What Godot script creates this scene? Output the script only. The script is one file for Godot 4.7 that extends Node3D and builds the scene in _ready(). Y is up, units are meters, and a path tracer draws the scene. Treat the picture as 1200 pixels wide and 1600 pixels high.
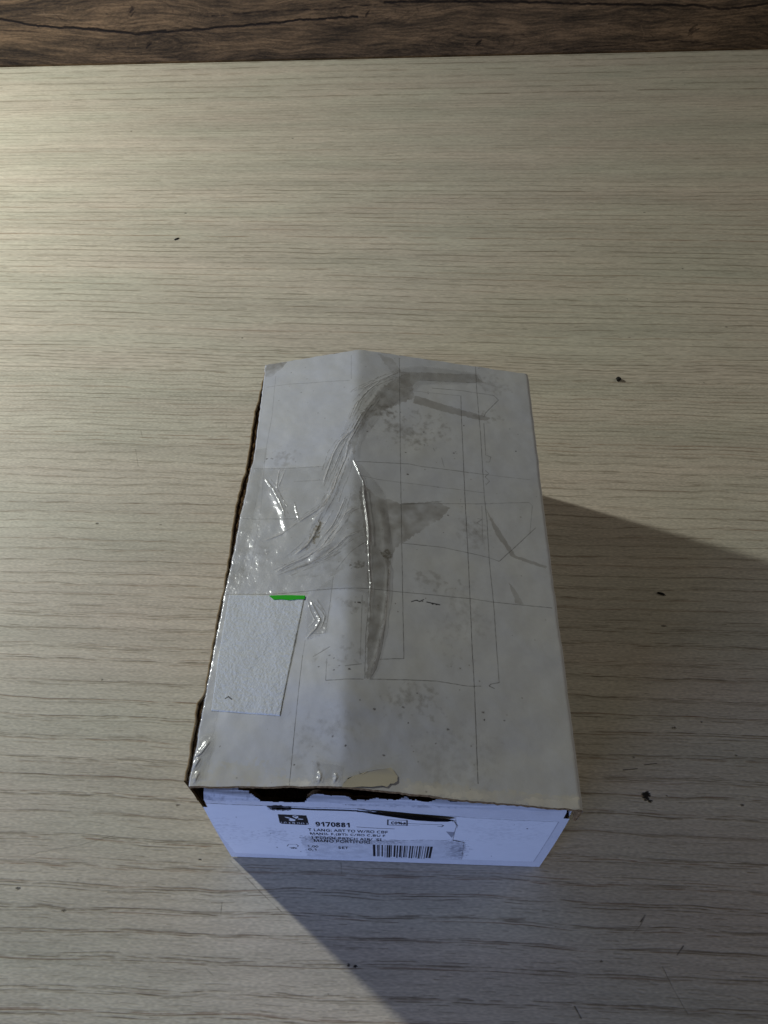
extends Node3D
# A worn white carton on a pale laminate table, a dark wooden board behind it. Metres, y up; the carton's front edge lies on the x axis.

# ---------------------------------------------------------------- painting of surface patterns
class Canvas:
	var w: int
	var h: int
	var area: Rect2
	var k: Vector2          # texels per metre
	var flip: bool
	var d := PackedByteArray()
	var n := FastNoiseLite.new()

	func _init(w_: int, h_: int, area_: Rect2, flip_ := false) -> void:
		w = w_
		h = h_
		area = area_
		flip = flip_
		k = Vector2(w / area.size.x, h / area.size.y)
		d.resize(w * h * 3)
		n.seed = 7
		n.frequency = 1.0
		n.fractal_octaves = 3

	func at(p: Vector2) -> Vector2:
		var q := p - area.position
		if flip:
			q.y = area.size.y - q.y
		return q * k

	func mix(x: int, y: int, r: int, g: int, b: int, a: float) -> void:
		var i := (y * w + x) * 3
		d[i] = int(lerpf(d[i], r, a))
		d[i + 1] = int(lerpf(d[i + 1], g, a))
		d[i + 2] = int(lerpf(d[i + 2], b, a))

	func line(pts: Array, width: float, c: Color, alpha: float, broken := 0.0, wobble := 0.0) -> void:
		var r := c.r8
		var g := c.g8
		var b := c.b8
		var half := maxf(width * k.x * 0.5, 0.35)
		var strength := alpha * minf(1.0, width * k.x / 0.7)
		var run := 0.0
		for s in pts.size() - 1:
			var p := at(pts[s])
			var q := at(pts[s + 1])
			var v := q - p
			var len2 := maxf(v.length_squared(), 0.001)
			var length := sqrt(len2)
			var reach := half + 1.0 + wobble * k.x
			for y in range(maxi(0, int(minf(p.y, q.y) - reach)), mini(h, int(maxf(p.y, q.y) + reach) + 2)):
				for x in range(maxi(0, int(minf(p.x, q.x) - reach)), mini(w, int(maxf(p.x, q.x) + reach) + 2)):
					var e := Vector2(x + 0.5, y + 0.5) - p
					var t := clampf(e.dot(v) / len2, 0.0, 1.0)
					var off := (e - v * t).length()
					if wobble > 0.0:
						off = absf(e.cross(v) / length + wobble * k.x * n.get_noise_1d((run + t * length) * 0.03 + s))
						if e.dot(v) < 0.0 or e.dot(v) > len2:
							continue
					var cover := clampf(half - off + 0.5, 0.0, 1.0)
					if cover > 0.0:
						if broken > 0.0:
							cover *= clampf(1.0 - broken * (0.9 + 2.2 * n.get_noise_2d((run + t * length) * 0.045, pts[0].x * 900.0)), 0.0, 1.0)
						mix(x, y, r, g, b, strength * cover)
			run += length

	func poly(pts: Array, c: Color, alpha: float, rough := 0.0, vary := 0.0, scale := 60.0) -> void:
		var outline := PackedVector2Array()
		var box := Rect2(at(pts[0]), Vector2.ZERO)
		for p in pts:
			outline.append(at(p))
			box = box.expand(at(p))
		var edge := rough * k.x
		box = box.grow(edge + 1.0)
		for y in range(maxi(0, int(box.position.y)), mini(h, int(box.end.y))):
			for x in range(maxi(0, int(box.position.x)), mini(w, int(box.end.x))):
				var p := Vector2(x + 0.5, y + 0.5)
				if edge > 0.0:
					p += Vector2(n.get_noise_2d(x * 0.05, y * 0.05), n.get_noise_2d(x * 0.05 + 90.0, y * 0.05)) * edge * 2.0
				if Geometry2D.is_point_in_polygon(p, outline):
					var a := alpha
					if vary > 0.0:
						a *= clampf(1.0 - vary * (0.5 + 1.6 * n.get_noise_2d(x / scale, y / scale + 40.0)), 0.0, 1.6)
					mix(x, y, c.r8, c.g8, c.b8, minf(a, 1.0))

	func blob(p0: Vector2, r: float, c: Color, alpha: float, stretch := 1.0) -> void:
		var p := at(p0)
		var rr := r * k.x
		for y in range(maxi(0, int(p.y - rr * 1.6)), mini(h, int(p.y + rr * 1.6) + 2)):
			for x in range(maxi(0, int(p.x - rr * 1.6 * stretch)), mini(w, int(p.x + rr * 1.6 * stretch) + 2)):
				var e := Vector2((x + 0.5 - p.x) / stretch, y + 0.5 - p.y)
				var edge := rr * (1.0 + 0.9 * n.get_noise_2d(x * 0.9 / maxf(rr, 1.0), y * 0.9 / maxf(rr, 1.0)))
				mix(x, y, c.r8, c.g8, c.b8, alpha * clampf(edge - e.length() + 0.5, 0.0, 1.0))

	func smudge(p0: Vector2, size: Vector2, c: Color, alpha: float, grain := 26.0) -> void:   # patchy dirt with a grain of its own
		var p := at(p0)
		var s := size * k
		for y in range(maxi(0, int(p.y - s.y)), mini(h, int(p.y + s.y) + 1)):
			for x in range(maxi(0, int(p.x - s.x)), mini(w, int(p.x + s.x) + 1)):
				var e := Vector2((x - p.x) / s.x, (y - p.y) / s.y).length_squared()
				if e < 1.0:
					var v := n.get_noise_2d(x / grain, y / grain) + 0.6 * n.get_noise_2d(x / (grain * 5.0) + 50.0, y / (grain * 5.0)) + 0.25 - e * 0.75
					if v > 0.0:
						mix(x, y, c.r8, c.g8, c.b8, minf(alpha * v * (1.1 + 1.2 * n.get_noise_2d(x * 0.35, y * 0.35)), 0.9))

	func picture() -> Image:
		return Image.create_from_data(w, h, false, Image.FORMAT_RGB8, d)

	func texture() -> ImageTexture:
		return ImageTexture.create_from_image(picture())

# ---------------------------------------------------------------- folds pressed up in a sheet of tape
class Folds:
	var w := 700
	var h := 1060
	var o := Vector2(-0.105, -0.310)
	var k := 3333.0
	var d := PackedFloat32Array()
	func _init() -> void:
		d.resize(w * h)
	func ridge(pts: Array, high: float, wide: float, lean := 1.0) -> void:   # lean < 1: steeper on the right of its run
		for s in pts.size() - 1:
			var p: Vector2 = (pts[s] - o) * k
			var q: Vector2 = (pts[s + 1] - o) * k
			var v := q - p
			var len2 := maxf(v.length_squared(), 0.001)
			var reach := wide * k * 3.0
			for y in range(maxi(0, int(minf(p.y, q.y) - reach)), mini(h, int(maxf(p.y, q.y) + reach) + 2)):
				for x in range(maxi(0, int(minf(p.x, q.x) - reach)), mini(w, int(maxf(p.x, q.x) + reach) + 2)):
					var e := Vector2(x, y) - p
					var t := clampf(e.dot(v) / len2, 0.0, 1.0)
					var off := (e - v * t).length() / (wide * k)
					if e.cross(v) < 0.0:
						off /= lean
					var ends := 1.0
					if s == 0:
						ends = minf(1.0, 0.25 + t * 1.5)
					elif s == pts.size() - 2:
						ends = minf(1.0, 0.1 + (1.0 - t) * 1.8)
					d[y * w + x] = maxf(d[y * w + x], high * ends * exp(-off * off))
	func at(x: float, z: float) -> float:
		var p := (Vector2(x, z) - o) * k
		var i := clampi(int(p.x), 0, w - 2)
		var j := clampi(int(p.y), 0, h - 2)
		var f := p.x - i
		var g := p.y - j
		return lerpf(lerpf(d[j * w + i], d[j * w + i + 1], f), lerpf(d[(j + 1) * w + i], d[(j + 1) * w + i + 1], f), g)

# ---------------------------------------------------------------- helpers
var rng := RandomNumberGenerator.new()
var noise := FastNoiseLite.new()
var folds := Folds.new()
var inner_edge := []
var folded := []

func mat(c: Color, rough := 0.8, spec := 0.5) -> StandardMaterial3D:
	var m := StandardMaterial3D.new()
	m.albedo_color = c
	m.roughness = rough
	m.metallic_specular = spec
	return m

func part(called: String, mesh: Mesh, m: Material, parent: Node) -> MeshInstance3D:
	var o := MeshInstance3D.new()
	o.name = called
	o.mesh = mesh
	o.material_override = m
	parent.add_child(o, true)
	return o

func grid(st: SurfaceTool, p: PackedVector3Array, uv: PackedVector2Array, nx: int, ny: int, first := 0, keep := PackedByteArray()) -> void:   # nx by ny points, rows run towards the viewer
	for i in p.size():
		st.set_uv(uv[i])
		st.add_vertex(p[i])
	for j in ny - 1:
		for i in nx - 1:
			var a := first + j * nx + i
			if keep.size() and not keep[j * nx + i]:
				continue
			for t in [a, a + 1, a + nx + 1, a, a + nx + 1, a + nx]:
				st.add_index(t)

func sheet(p: PackedVector3Array, uv: PackedVector2Array, nx: int, ny: int, keep := PackedByteArray()) -> ArrayMesh:
	var st := SurfaceTool.new()
	st.begin(Mesh.PRIMITIVE_TRIANGLES)
	st.set_smooth_group(0)
	grid(st, p, uv, nx, ny, 0, keep)
	st.generate_normals()
	return st.commit()

func slab(size: Vector3, centre: Vector3, bevel := 0.0004) -> ArrayMesh:   # a box with chamfered edges
	var st := SurfaceTool.new()
	st.begin(Mesh.PRIMITIVE_TRIANGLES)
	st.set_smooth_group(-1)
	var h := size / 2.0
	var c := h - Vector3.ONE * bevel
	var ring := func(y: float, x: float, z: float, cx: float, cz: float) -> Array:
		return [Vector3(-cx, y, -z), Vector3(cx, y, -z), Vector3(x, y, -cz), Vector3(x, y, cz), Vector3(cx, y, z), Vector3(-cx, y, z), Vector3(-x, y, cz), Vector3(-x, y, -cz)]
	var rows := [ring.call(h.y, c.x, c.z, c.x - bevel, c.z - bevel), ring.call(c.y, h.x, h.z, c.x, c.z), ring.call(-c.y, h.x, h.z, c.x, c.z), ring.call(-h.y, c.x, c.z, c.x - bevel, c.z - bevel)]
	for r in 3:
		for i in 8:
			var j := (i + 1) % 8
			for v in [rows[r][i], rows[r + 1][j], rows[r][j], rows[r][i], rows[r + 1][i], rows[r + 1][j]]:
				st.add_vertex(v + centre)
	for i in range(1, 7):
		for v in [rows[0][0], rows[0][i], rows[0][i + 1]]:
			st.add_vertex(v + centre)
		for v in [rows[3][0], rows[3][i + 1], rows[3][i]]:
			st.add_vertex(v + centre)
	st.generate_normals()
	return st.commit()

func along(pts: Array, z: float) -> float:   # x on a polyline of (x, z) points at z
	for i in pts.size() - 1:
		if z <= pts[i + 1].y or i == pts.size() - 2:
			return lerpf(pts[i].x, pts[i + 1].x, (z - pts[i].y) / (pts[i + 1].y - pts[i].y))
	return pts[0].x

func smin(a: float, b: float, k: float) -> float:
	var h := maxf(k - absf(a - b), 0.0) / k
	return minf(a, b) - h * h * k * 0.25

func lid_height(x: float, z: float) -> float:   # the lid is broken along its length into two shallow slopes
	var b := clampf((z + 0.2935) / 0.2935, 0.0, 1.0)
	var xl := -0.0923 + 0.0023 * b
	var xr := 0.0884 + 0.001 * b
	var a := clampf((x - xl) / (xr - xl), 0.0, 1.0)
	var ar := 0.366 + 0.03 * b
	var y := 0.1196 + (0.0150 - 0.0015 * b - 0.0061 * smoothstep(0.82, 1.0, b)) * maxf(smin(a / ar, (1.0 - a) / (1.0 - ar), 0.09), 0.0)
	y -= 0.0025 * maxf(1.0 - a / ar, 0.0) + 0.004 * maxf((a - ar) / (1.0 - ar), 0.0) * smoothstep(0.0, 0.5, b)
	return y + 0.00035 * noise.get_noise_2d(x * 40.0, z * 40.0) + 0.00003 * noise.get_noise_2d(x * 190.0, z * 150.0 + 9.0)

func lid_uv(x: float, z: float) -> Vector2:
	return Vector2((x + 0.1) / 0.2, (z + 0.305) / 0.315)

func inside(p: Vector2, outline: PackedVector2Array) -> bool:
	return Geometry2D.is_point_in_polygon(p, outline)

# ---------------------------------------------------------------- scene
func _ready() -> void:
	rng.seed = 11
	noise.seed = 3
	noise.frequency = 1.0
	noise.fractal_octaves = 3
	var camera := Camera3D.new()
	camera.name = "camera"
	camera.position = Vector3(0.0022, 0.4769, 0.1176)
	camera.rotation = Vector3(-0.9015, 0.0264, 0.0055)
	camera.fov = 67.38
	camera.near = 0.02
	camera.far = 20.0
	camera.current = true
	add_child(camera)
	var e := Environment.new()
	e.background_mode = Environment.BG_COLOR
	e.background_color = Color(0.45, 0.44, 0.40)      # what little light the rest of the room gives
	e.background_energy_multiplier = 0.04
	e.tonemap_mode = Environment.TONE_MAPPER_LINEAR
	e.tonemap_exposure = 1.0
	e.sdfgi_enabled = true
	e.ssao_enabled = true
	e.ssil_enabled = true
	var world := WorldEnvironment.new()
	world.name = "room_light"
	world.environment = e
	add_child(world)
	var lamp := OmniLight3D.new()                     # the small bright lamp to the left, a little behind the carton
	lamp.name = "lamp"
	lamp.position = Vector3(-0.95, 0.70, -0.66)
	lamp.light_color = Color(0.985, 1.0, 0.97)
	lamp.light_energy = 0.87
	lamp.light_size = 0.028
	lamp.omni_range = 8.0
	lamp.omni_attenuation = 2.0
	lamp.shadow_enabled = true
	add_child(lamp)
	var window := AreaLight3D.new()                   # bluish light of a window behind the viewer
	window.name = "window_light"
	window.area_size = Vector2(0.6, 0.34)
	window.light_color = Color(0.665, 0.76, 1.0)
	window.light_energy = 1.05
	window.area_range = 8.0
	window.area_attenuation = 2.0
	window.shadow_enabled = true
	add_child(window)
	window.look_at_from_position(Vector3(-0.80, 0.18, 0.90), Vector3(0.0, 0.05, 0.0))
	var fill := AreaLight3D.new()                     # weak warm fill added on the right, no lamp stands there
	fill.name = "added_fill"
	fill.area_size = Vector2(1.4, 1.0)
	fill.light_color = Color(1.0, 0.975, 0.93)
	fill.light_energy = 0.34
	fill.area_range = 8.0
	fill.area_attenuation = 2.0
	fill.shadow_enabled = true
	add_child(fill)
	fill.look_at_from_position(Vector3(1.3, 0.72, -0.35), Vector3(0.1, 0.0, -0.3))
	build_table()
	build_wall()
	build_box()
	build_crumbs()

# ---------------------------------------------------------------- table
func grain_bend(x: float, z: float) -> float:   # how far the grain line through (0, z) has wandered at x
	var turn := clampf((-z - 0.55) / 0.55, 0.0, 1.0) * 0.0956
	return -x * turn + 0.0032 * noise.get_noise_2d(x * 2.6, z * 5.0) + 0.0017 * noise.get_noise_2d(x * 12.0, z * 16.0 + 7.0)

func wood_base(c: Canvas) -> void:
	var small := Image.create(512, c.h, false, Image.FORMAT_RGB8)
	var rows := PackedByteArray()
	rows.resize(512 * c.h * 3)
	var i := 0
	for y in c.h:
		var z := c.area.position.y + c.area.size.y * y / c.h
		for x in 512:
			var wx := c.area.position.x + c.area.size.x * x / 512.0
			var t := z - grain_bend_fast(wx, z)
			var v := 1.0 + 0.06 * noise.get_noise_2d(wx * 2.0, t * 26.0) + 0.055 * noise.get_noise_2d(wx * 16.0 + 31.0, t * 300.0) + 0.15 * noise.get_noise_2d(wx * 300.0, t * 800.0)
			var hue := noise.get_noise_2d(wx * 3.0 + 80.0, t * 14.0)
			rows[i] = int(clampf((198.0 + hue * 5.0) * v, 0.0, 255.0))
			rows[i + 1] = int(clampf((190.0) * v, 0.0, 255.0))
			rows[i + 2] = int(clampf((173.0 + hue * 1.0) * v, 0.0, 255.0))
			i += 3
	small = Image.create_from_data(512, c.h, false, Image.FORMAT_RGB8, rows)
	small.resize(c.w, c.h, Image.INTERPOLATE_BILINEAR)
	c.d = small.get_data()

func grain_bend_fast(x: float, z: float) -> float:
	return -x * clampf((-z - 0.55) / 0.55, 0.0, 1.0) * 0.0956

func wood_line(c: Canvas, z0: float, x0: float, x1: float, strength: float, tone: Color, thick: float, dash: float, whole := 0.30) -> void:
	var a := maxi(0, int((x0 - c.area.position.x) * c.k.x))
	var b := mini(c.w, int((x1 - c.area.position.x) * c.k.x))
	var bend := 0.0
	var step := 0.0
	var off := rng.randf() * 50.0
	for x in range(a, b):
		var wx := c.area.position.x + x / c.k.x
		if (x - a) % 8 == 0:
			bend = grain_bend(wx, z0)
			step = (grain_bend(wx + 8.0 / c.k.x, z0) - bend) / 8.0
		else:
			bend += step
		var s := strength * clampf(whole + 2.0 * noise.get_noise_2d(wx * dash + off, z0 * 800.0), 0.0, 1.0)
		if s < 0.02:
			continue
		var fy := (z0 + bend - c.area.position.y) * c.k.y
		var y := int(floor(fy - thick * 0.5))
		while y < fy + thick * 0.5:
			if y >= 0 and y < c.h:
				var cover := clampf(thick * 0.5 + 0.5 - absf(y + 0.5 - fy), 0.0, 1.0)
				c.mix(x, y, tone.r8, tone.g8, tone.b8, s * cover)
			y += 1

func wood_grain(c: Canvas, z_from: float, z_to: float) -> void:
	var dark := Color8(112, 101, 84)
	var warm := Color8(140, 116, 96)
	var x0 := c.area.position.x
	var x1 := c.area.end.x
	var z := z_from
	while z < z_to:
		# growth rings: their spacing changes in broad zones; near the viewer each is a band of broken pores
		var gap := 0.0062
		var many := 2
		var spread := 0.0004
		var force := 0.42
		var thick := 0.0008
		var dash := 14.0
		if z > -0.16:
			gap = 0.0122
			many = 9
			spread = 0.0013
			force = 0.85
			thick = 0.00036
			dash = 34.0
		elif z > -0.33:
			gap = 0.0088
			many = 5
			spread = 0.0008
			force = 0.7
			thick = 0.0004
			dash = 30.0
		elif z > -0.46:
			gap = 0.0046
			force = 0.6
			thick = 0.0007
			dash = 24.0
		elif z > -0.76:
			gap = 0.0104
			force = 0.50
			thick = 0.0012
		elif z > -0.98:
			gap = 0.009
			force = 0.26
			thick = 0.0014
		else:
			gap = 0.019
			force = 0.30
			thick = 0.0034
		for i in many:
			var zz := z + rng.randfn(0.0, 1.0) * spread
			wood_line(c, zz, x0, x1, force * rng.randf_range(0.5, 1.0), dark if rng.randf() < 0.75 else warm, maxf(thick * rng.randf_range(0.7, 1.4) * c.k.y, 0.8), dash * rng.randf_range(0.6, 1.5), 0.30 if z > -0.33 else 0.55)
		z += gap * rng.randf_range(0.75, 1.25)
	for i in 34000:
		var zz := rng.randf_range(z_from, z_to)
		var xx := rng.randf_range(x0, x1)
		wood_line(c, zz, xx, xx + rng.randf_range(0.003, 0.022), rng.randf_range(0.15, 0.5), dark if rng.randf() < 0.68 else Color8(224, 219, 202), rng.randf_range(0.7, 1.3), 40.0)

func build_table() -> void:
	var near := Canvas.new(2048, 2048, Rect2(-0.45, -0.42, 0.9, 0.62))
	var far := Canvas.new(2048, 1536, Rect2(-0.80, -1.24, 1.6, 0.82))
	for c in [near, far]:
		wood_base(c)
		wood_grain(c, c.area.position.y - 0.07, c.area.end.y + 0.01)
		table_marks(c)
	var root := Node3D.new()
	root.name = "table_top"
	root.set_meta("kind", "structure")
	root.set_meta("label", "pale grey beige wood laminate table top under the box")
	add_child(root)
	var st := SurfaceTool.new()
	var mesh := ArrayMesh.new()
	var mats := []
	for which in 2:
		var c: Canvas = [near, far][which]
		var m := mat(Color.WHITE, 0.55, 0.4)
		m.albedo_texture = c.texture()
		var relief := c.picture()
		relief.convert(Image.FORMAT_L8)
		m.heightmap_enabled = true
		m.heightmap_texture = ImageTexture.create_from_image(relief)
		m.heightmap_scale = 0.035
		mats.append(m)
		# the grain goes on to both sides of the painted strip, mirrored
		var xs := [c.area.position.x - c.area.size.x * 0.9, c.area.position.x, c.area.end.x, c.area.end.x + c.area.size.x * 0.9]
		if which == 1:
			xs = [-1.3, c.area.position.x, c.area.end.x, 1.3]
		var us := [(c.area.position.x - xs[0]) / c.area.size.x, 0.0, 1.0, 1.0 - (xs[3] - c.area.end.x) / c.area.size.x]
		st.begin(Mesh.PRIMITIVE_TRIANGLES)
		st.set_smooth_group(-1)
		var p := PackedVector3Array()
		var uv := PackedVector2Array()
		for j in 2:
			for i in 4:
				var z := c.area.position.y + c.area.size.y * j
				if which == 1 and j == 0:
					z = -1.1226 - 0.0956 * xs[i] + 0.0012
				p.append(Vector3(xs[i], 0.0, z))
				uv.append(Vector2(us[i], (z - c.area.position.y) / c.area.size.y))
		grid(st, p, uv, 4, 2)
		st.generate_normals()
		st.generate_tangents()
		st.commit(mesh)
	var top := MeshInstance3D.new()
	top.name = "laminate"
	top.mesh = mesh
	mesh.surface_set_material(0, mats[0])
	mesh.surface_set_material(1, mats[1])
	root.add_child(top, true)
	# edge banding and board below
	var edge := PackedVector3Array()
	var euv := PackedVector2Array()
	for k in 7:
		var a := PI / 2.0 * minf(k, 5) / 5.0
		for i in 2:
			var x: float = [-1.3, 1.3][i]
			var z := -1.1226 - 0.0956 * x + 0.0012 - 0.0012 * sin(a)
			var y := -0.0012 * (1.0 - cos(a)) - (0.024 if k == 6 else 0.0)
			edge.append(Vector3(x, y - 0.00001, z))
			euv.append(Vector2(x, y))
	part("edge_band", sheet(edge, euv, 2, 7), mat(Color8(186, 180, 156), 0.5), root)
	part("core_board", slab(Vector3(1.5, 0.022, 1.2), Vector3(0.0, -0.0135, -0.42)), mat(Color8(150, 125, 95), 0.9), root)

func table_marks(c: Canvas) -> void:
	var ink := Color8(22, 20, 18)
	var grey := Color8(88, 82, 70)
	for m in [Vector2(0.1600,-0.0432)]:
		for i in 26:
			c.blob(m + Vector2(rng.randfn(0.0, 0.0012), rng.randfn(0.0, 0.0013)), rng.randf_range(0.0004, 0.0013), ink, 0.8)
	for s in [[Vector2(0.1622,-0.0624), Vector2(0.1700,-0.0635)], [Vector2(0.1484,-0.0587), Vector2(0.1573,-0.0598)], [Vector2(0.1025,0.0678), Vector2(0.1052,0.0730)], [Vector2(0.1442,0.0267), Vector2(0.1472,0.0233)], [Vector2(0.1612,0.0424), Vector2(0.1655,0.0379)]]:
		c.line(s, 0.0006, ink, 0.75, 0.3)
	for s in [[Vector2(0.1521,0.0481), Vector2(0.1559,0.0583), Vector2(0.1612,0.0696)], [Vector2(0.1393,0.0325), Vector2(0.1439,0.0283), Vector2(0.1471,0.0240)], [Vector2(-0.0892,0.0022), Vector2(-0.0703,0.0177), Vector2(-0.0563,0.0281)], [Vector2(-0.0247,0.0012), Vector2(-0.0239,0.0071)], [Vector2(-0.0901,0.0308), Vector2(-0.0905,0.0243)], [Vector2(-0.0939,0.0567), Vector2(-0.0895,0.0598)], [Vector2(-0.2119,0.0061), Vector2(-0.2021,0.0012), Vector2(-0.1807,-0.0030), Vector2(-0.1597,-0.0098)], [Vector2(-0.2196,-0.3201), Vector2(-0.2131,-0.3015)], [Vector2(-0.2204,-0.3427), Vector2(-0.2165,-0.3329)], [Vector2(-0.1485,-0.3545), Vector2(-0.1470,-0.3483)]]:
		c.line(s, 0.0004, grey, 0.6, 0.35)
	for p in [Vector2(-0.3728,-0.5540), Vector2(-0.2722,-0.6888), Vector2(-0.2476,-0.6870), Vector2(-0.1506,-0.4688), Vector2(0.0745,-0.6907), Vector2(0.2775,-0.7076), Vector2(0.2308,-0.5438), Vector2(0.2984,-0.5983), Vector2(0.3207,-0.5019), Vector2(0.2722,-1.0038), Vector2(0.2507,-1.0860), Vector2(0.3951,-1.0471), Vector2(0.3795,-1.0590), Vector2(-0.1931,-0.1091), Vector2(-0.1259,-0.0284), Vector2(-0.1068,0.0021), Vector2(-0.2075,0.0207), Vector2(-0.1783,0.0313), Vector2(0.1725,-0.0436), Vector2(0.2174,-0.0393), Vector2(0.1196,0.0467), Vector2(-0.3555,-0.8794), Vector2(-0.1442,-0.8684), Vector2(0.3314,-0.9561), Vector2(0.0419,-1.1178), Vector2(-0.1816,-0.2410), Vector2(-0.2313,-0.2406), Vector2(0.2639,-0.4248), Vector2(0.2804,-0.4201), Vector2(0.2226,-0.4828), Vector2(0.1857,-0.0875), Vector2(0.2045,-0.0920), Vector2(0.1938,-0.1631), Vector2(0.1562,-0.0671), Vector2(0.2214,-0.0704), Vector2(-0.0137,0.0533), Vector2(-0.0172,0.0528), Vector2(-0.0672,-1.0563), Vector2(0.2399,-1.1121)]:
		c.blob(p, rng.randf_range(0.0005, 0.0011), ink if rng.randf() < 0.5 else grey, rng.randf_range(0.55, 0.9), rng.randf_range(0.8, 1.6))
	for i in 900:
		c.blob(Vector2(rng.randf_range(-0.6, 0.6), rng.randf_range(-1.1, 0.15)), rng.randf_range(0.00015, 0.0004), grey, rng.randf_range(0.15, 0.55))
	for i in 46:                                      # hairline scratches
		var p := Vector2(rng.randf_range(-0.5, 0.5), rng.randf_range(-1.0, 0.1))
		var v := Vector2.from_angle(rng.randf() * TAU) * rng.randf_range(0.004, 0.022)
		c.line([p, p + v * 0.5 + Vector2(v.y, -v.x) * 0.04, p + v], 0.0003, grey if rng.randf() < 0.5 else Color8(220, 216, 204), rng.randf_range(0.15, 0.45), 0.4)

# ---------------------------------------------------------------- wooden board behind the table
func build_wall() -> void:
	var c := Canvas.new(2048, 512, Rect2(-0.8, -0.06, 1.6, 0.4), true)
	var i := 0
	for y in c.h:
		var v := 0.34 - 0.4 * y / c.h
		for x in c.w:
			var u := -0.8 + 1.6 * x / c.w
			var t := v + 0.012 * noise.get_noise_2d(u * 4.0, v * 10.0)
			var s := 0.76 + 0.34 * noise.get_noise_2d(u * 4.0, t * 34.0) + 0.30 * noise.get_noise_2d(u * 18.0, t * 260.0) + 0.20 * noise.get_noise_2d(u * 120.0 + 9.0, t * 900.0)
			s = clampf(s, 0.28, 1.3)
			c.d[i] = int(122.0 * s)
			c.d[i + 1] = int(99.0 * s)
			c.d[i + 2] = int(75.0 * s)
			i += 3
	var deep := Color8(22, 14, 9)
	c.line([Vector2(-0.6230,0.0694), Vector2(-0.5743,0.0598), Vector2(-0.5250,0.0492), Vector2(-0.4549,0.0446), Vector2(-0.3892,0.0367), Vector2(-0.3110,0.0410), Vector2(-0.2189,0.0458), Vector2(-0.1452,0.0510), Vector2(-0.0716,0.0529)], 0.0028, deep, 1.0, 0.08, 0.002)
	c.line([Vector2(-0.4898,0.0477), Vector2(-0.4464,0.0428), Vector2(-0.3890,0.0376), Vector2(-0.3476,0.0401)], 0.003, deep, 0.8, 0.2, 0.001)
	c.line([Vector2(-0.2808,0.0576), Vector2(-0.1988,0.0617), Vector2(-0.1079,0.0633), Vector2(-0.0166,0.0704), Vector2(0.0746,0.0760)], 0.002, deep, 0.7, 0.5, 0.002)
	c.line([Vector2(-0.5798,0.0454), Vector2(-0.5275,0.0419)], 0.002, deep, 0.5, 0.4, 0.001)
	c.line([Vector2(-0.0348,0.0708), Vector2(0.1120,0.0690), Vector2(0.2241,0.0646), Vector2(0.3376,0.0609), Vector2(0.4141,0.0587), Vector2(0.4735,0.0527), Vector2(0.5286,0.0592), Vector2(0.6148,0.0601)], 0.003, deep, 0.95, 0.15, 0.002)
	c.line([Vector2(0.2358,0.0027), Vector2(0.3127,0.0081), Vector2(0.3895,0.0135), Vector2(0.4711,0.0049)], 0.0016, deep, 0.6, 0.5, 0.002)
	for k in [[[Vector2(-0.3903,0.0652)], 0.012], [[Vector2(-0.3772,0.0223)], 0.010], [[Vector2(0.1065,0.0141)], 0.011], [[Vector2(-0.0578,0.0575)], 0.008], [[Vector2(0.4291,0.0275)], 0.014], [[Vector2(-0.2696,0.1228)], 0.012]]:
		var p: Vector2 = k[0][0]
		var r: float = k[1]
		for q in 5:
			var o := Vector2(rng.randf_range(-0.25, 0.25), rng.randf_range(-0.3, 0.3)) * r
			c.line([p + o + Vector2(-0.35, -0.35) * r, p + o, p + o + Vector2(0.4, 0.25) * r], r * 0.14, deep, 0.6, 0.4, 0.001)
		for q in 9:
			var ring := []
			for a in 25:
				var w := a * TAU / 24.0
				var rr := r * (0.8 + 0.42 * q) * (1.0 + 0.12 * noise.get_noise_2d(cos(w) * 2.0 + q * 0.3, sin(w) * 2.0 + p.x * 9.0))
				ring.append(p + Vector2(cos(w) * rr * 2.4, sin(w) * rr * 0.62))
			c.line(ring, 0.0016, deep if q % 2 else Color8(150, 124, 96), 0.24, 0.8)
	for q in 420:
		var p := Vector2(rng.randf_range(-0.8, 0.8), rng.randf_range(-0.05, 0.33))
		c.line([p, p + Vector2(rng.randf_range(0.01, 0.05), rng.randf_range(-0.002, 0.002))], rng.randf_range(0.0006, 0.0015), deep if rng.randf() < 0.7 else Color8(150, 128, 104), rng.randf_range(0.15, 0.5), 0.4)
	var m := mat(Color.WHITE, 0.6, 0.35)
	m.albedo_texture = c.texture()
	var relief := c.picture()
	relief.convert(Image.FORMAT_L8)
	m.heightmap_enabled = true
	m.heightmap_texture = ImageTexture.create_from_image(relief)
	m.heightmap_scale = 0.08
	var side := Vector3(1.0, 0.0, -0.0956).normalized()
	var back := Vector3(0.0956, 0.0, 1.0).normalized()
	var at := Vector3(0.0, 0.0, -1.1306)
	var p := PackedVector3Array()
	var uv := PackedVector2Array()
	for j in 4:
		var y: float = [0.62, 0.34, -0.06, -0.3][j]
		for i4 in 4:
			var s: float = [-1.5, -0.8, 0.8, 1.5][i4]
			p.append(at + side * s + Vector3.UP * y)
			uv.append(Vector2([0.4375, 0.0, 1.0, 0.5625][i4], [0.7, 0.0, 1.0, 0.4][j]))
	var root := Node3D.new()
	root.name = "wall"
	root.set_meta("kind", "structure")
	root.set_meta("label", "dark brown rustic wood board behind the table")
	add_child(root)
	part("wood_facing", sheet(p, uv, 4, 4), m, root)
	var core := part("board_core", slab(Vector3(3.0, 0.92, 0.018), Vector3.ZERO, 0.001), mat(Color8(70, 52, 38), 0.9), root)
	core.transform = Transform3D(Basis(side, Vector3.UP, back), at + Vector3(0.0, 0.16, 0.0) - back * 0.0102)

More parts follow.
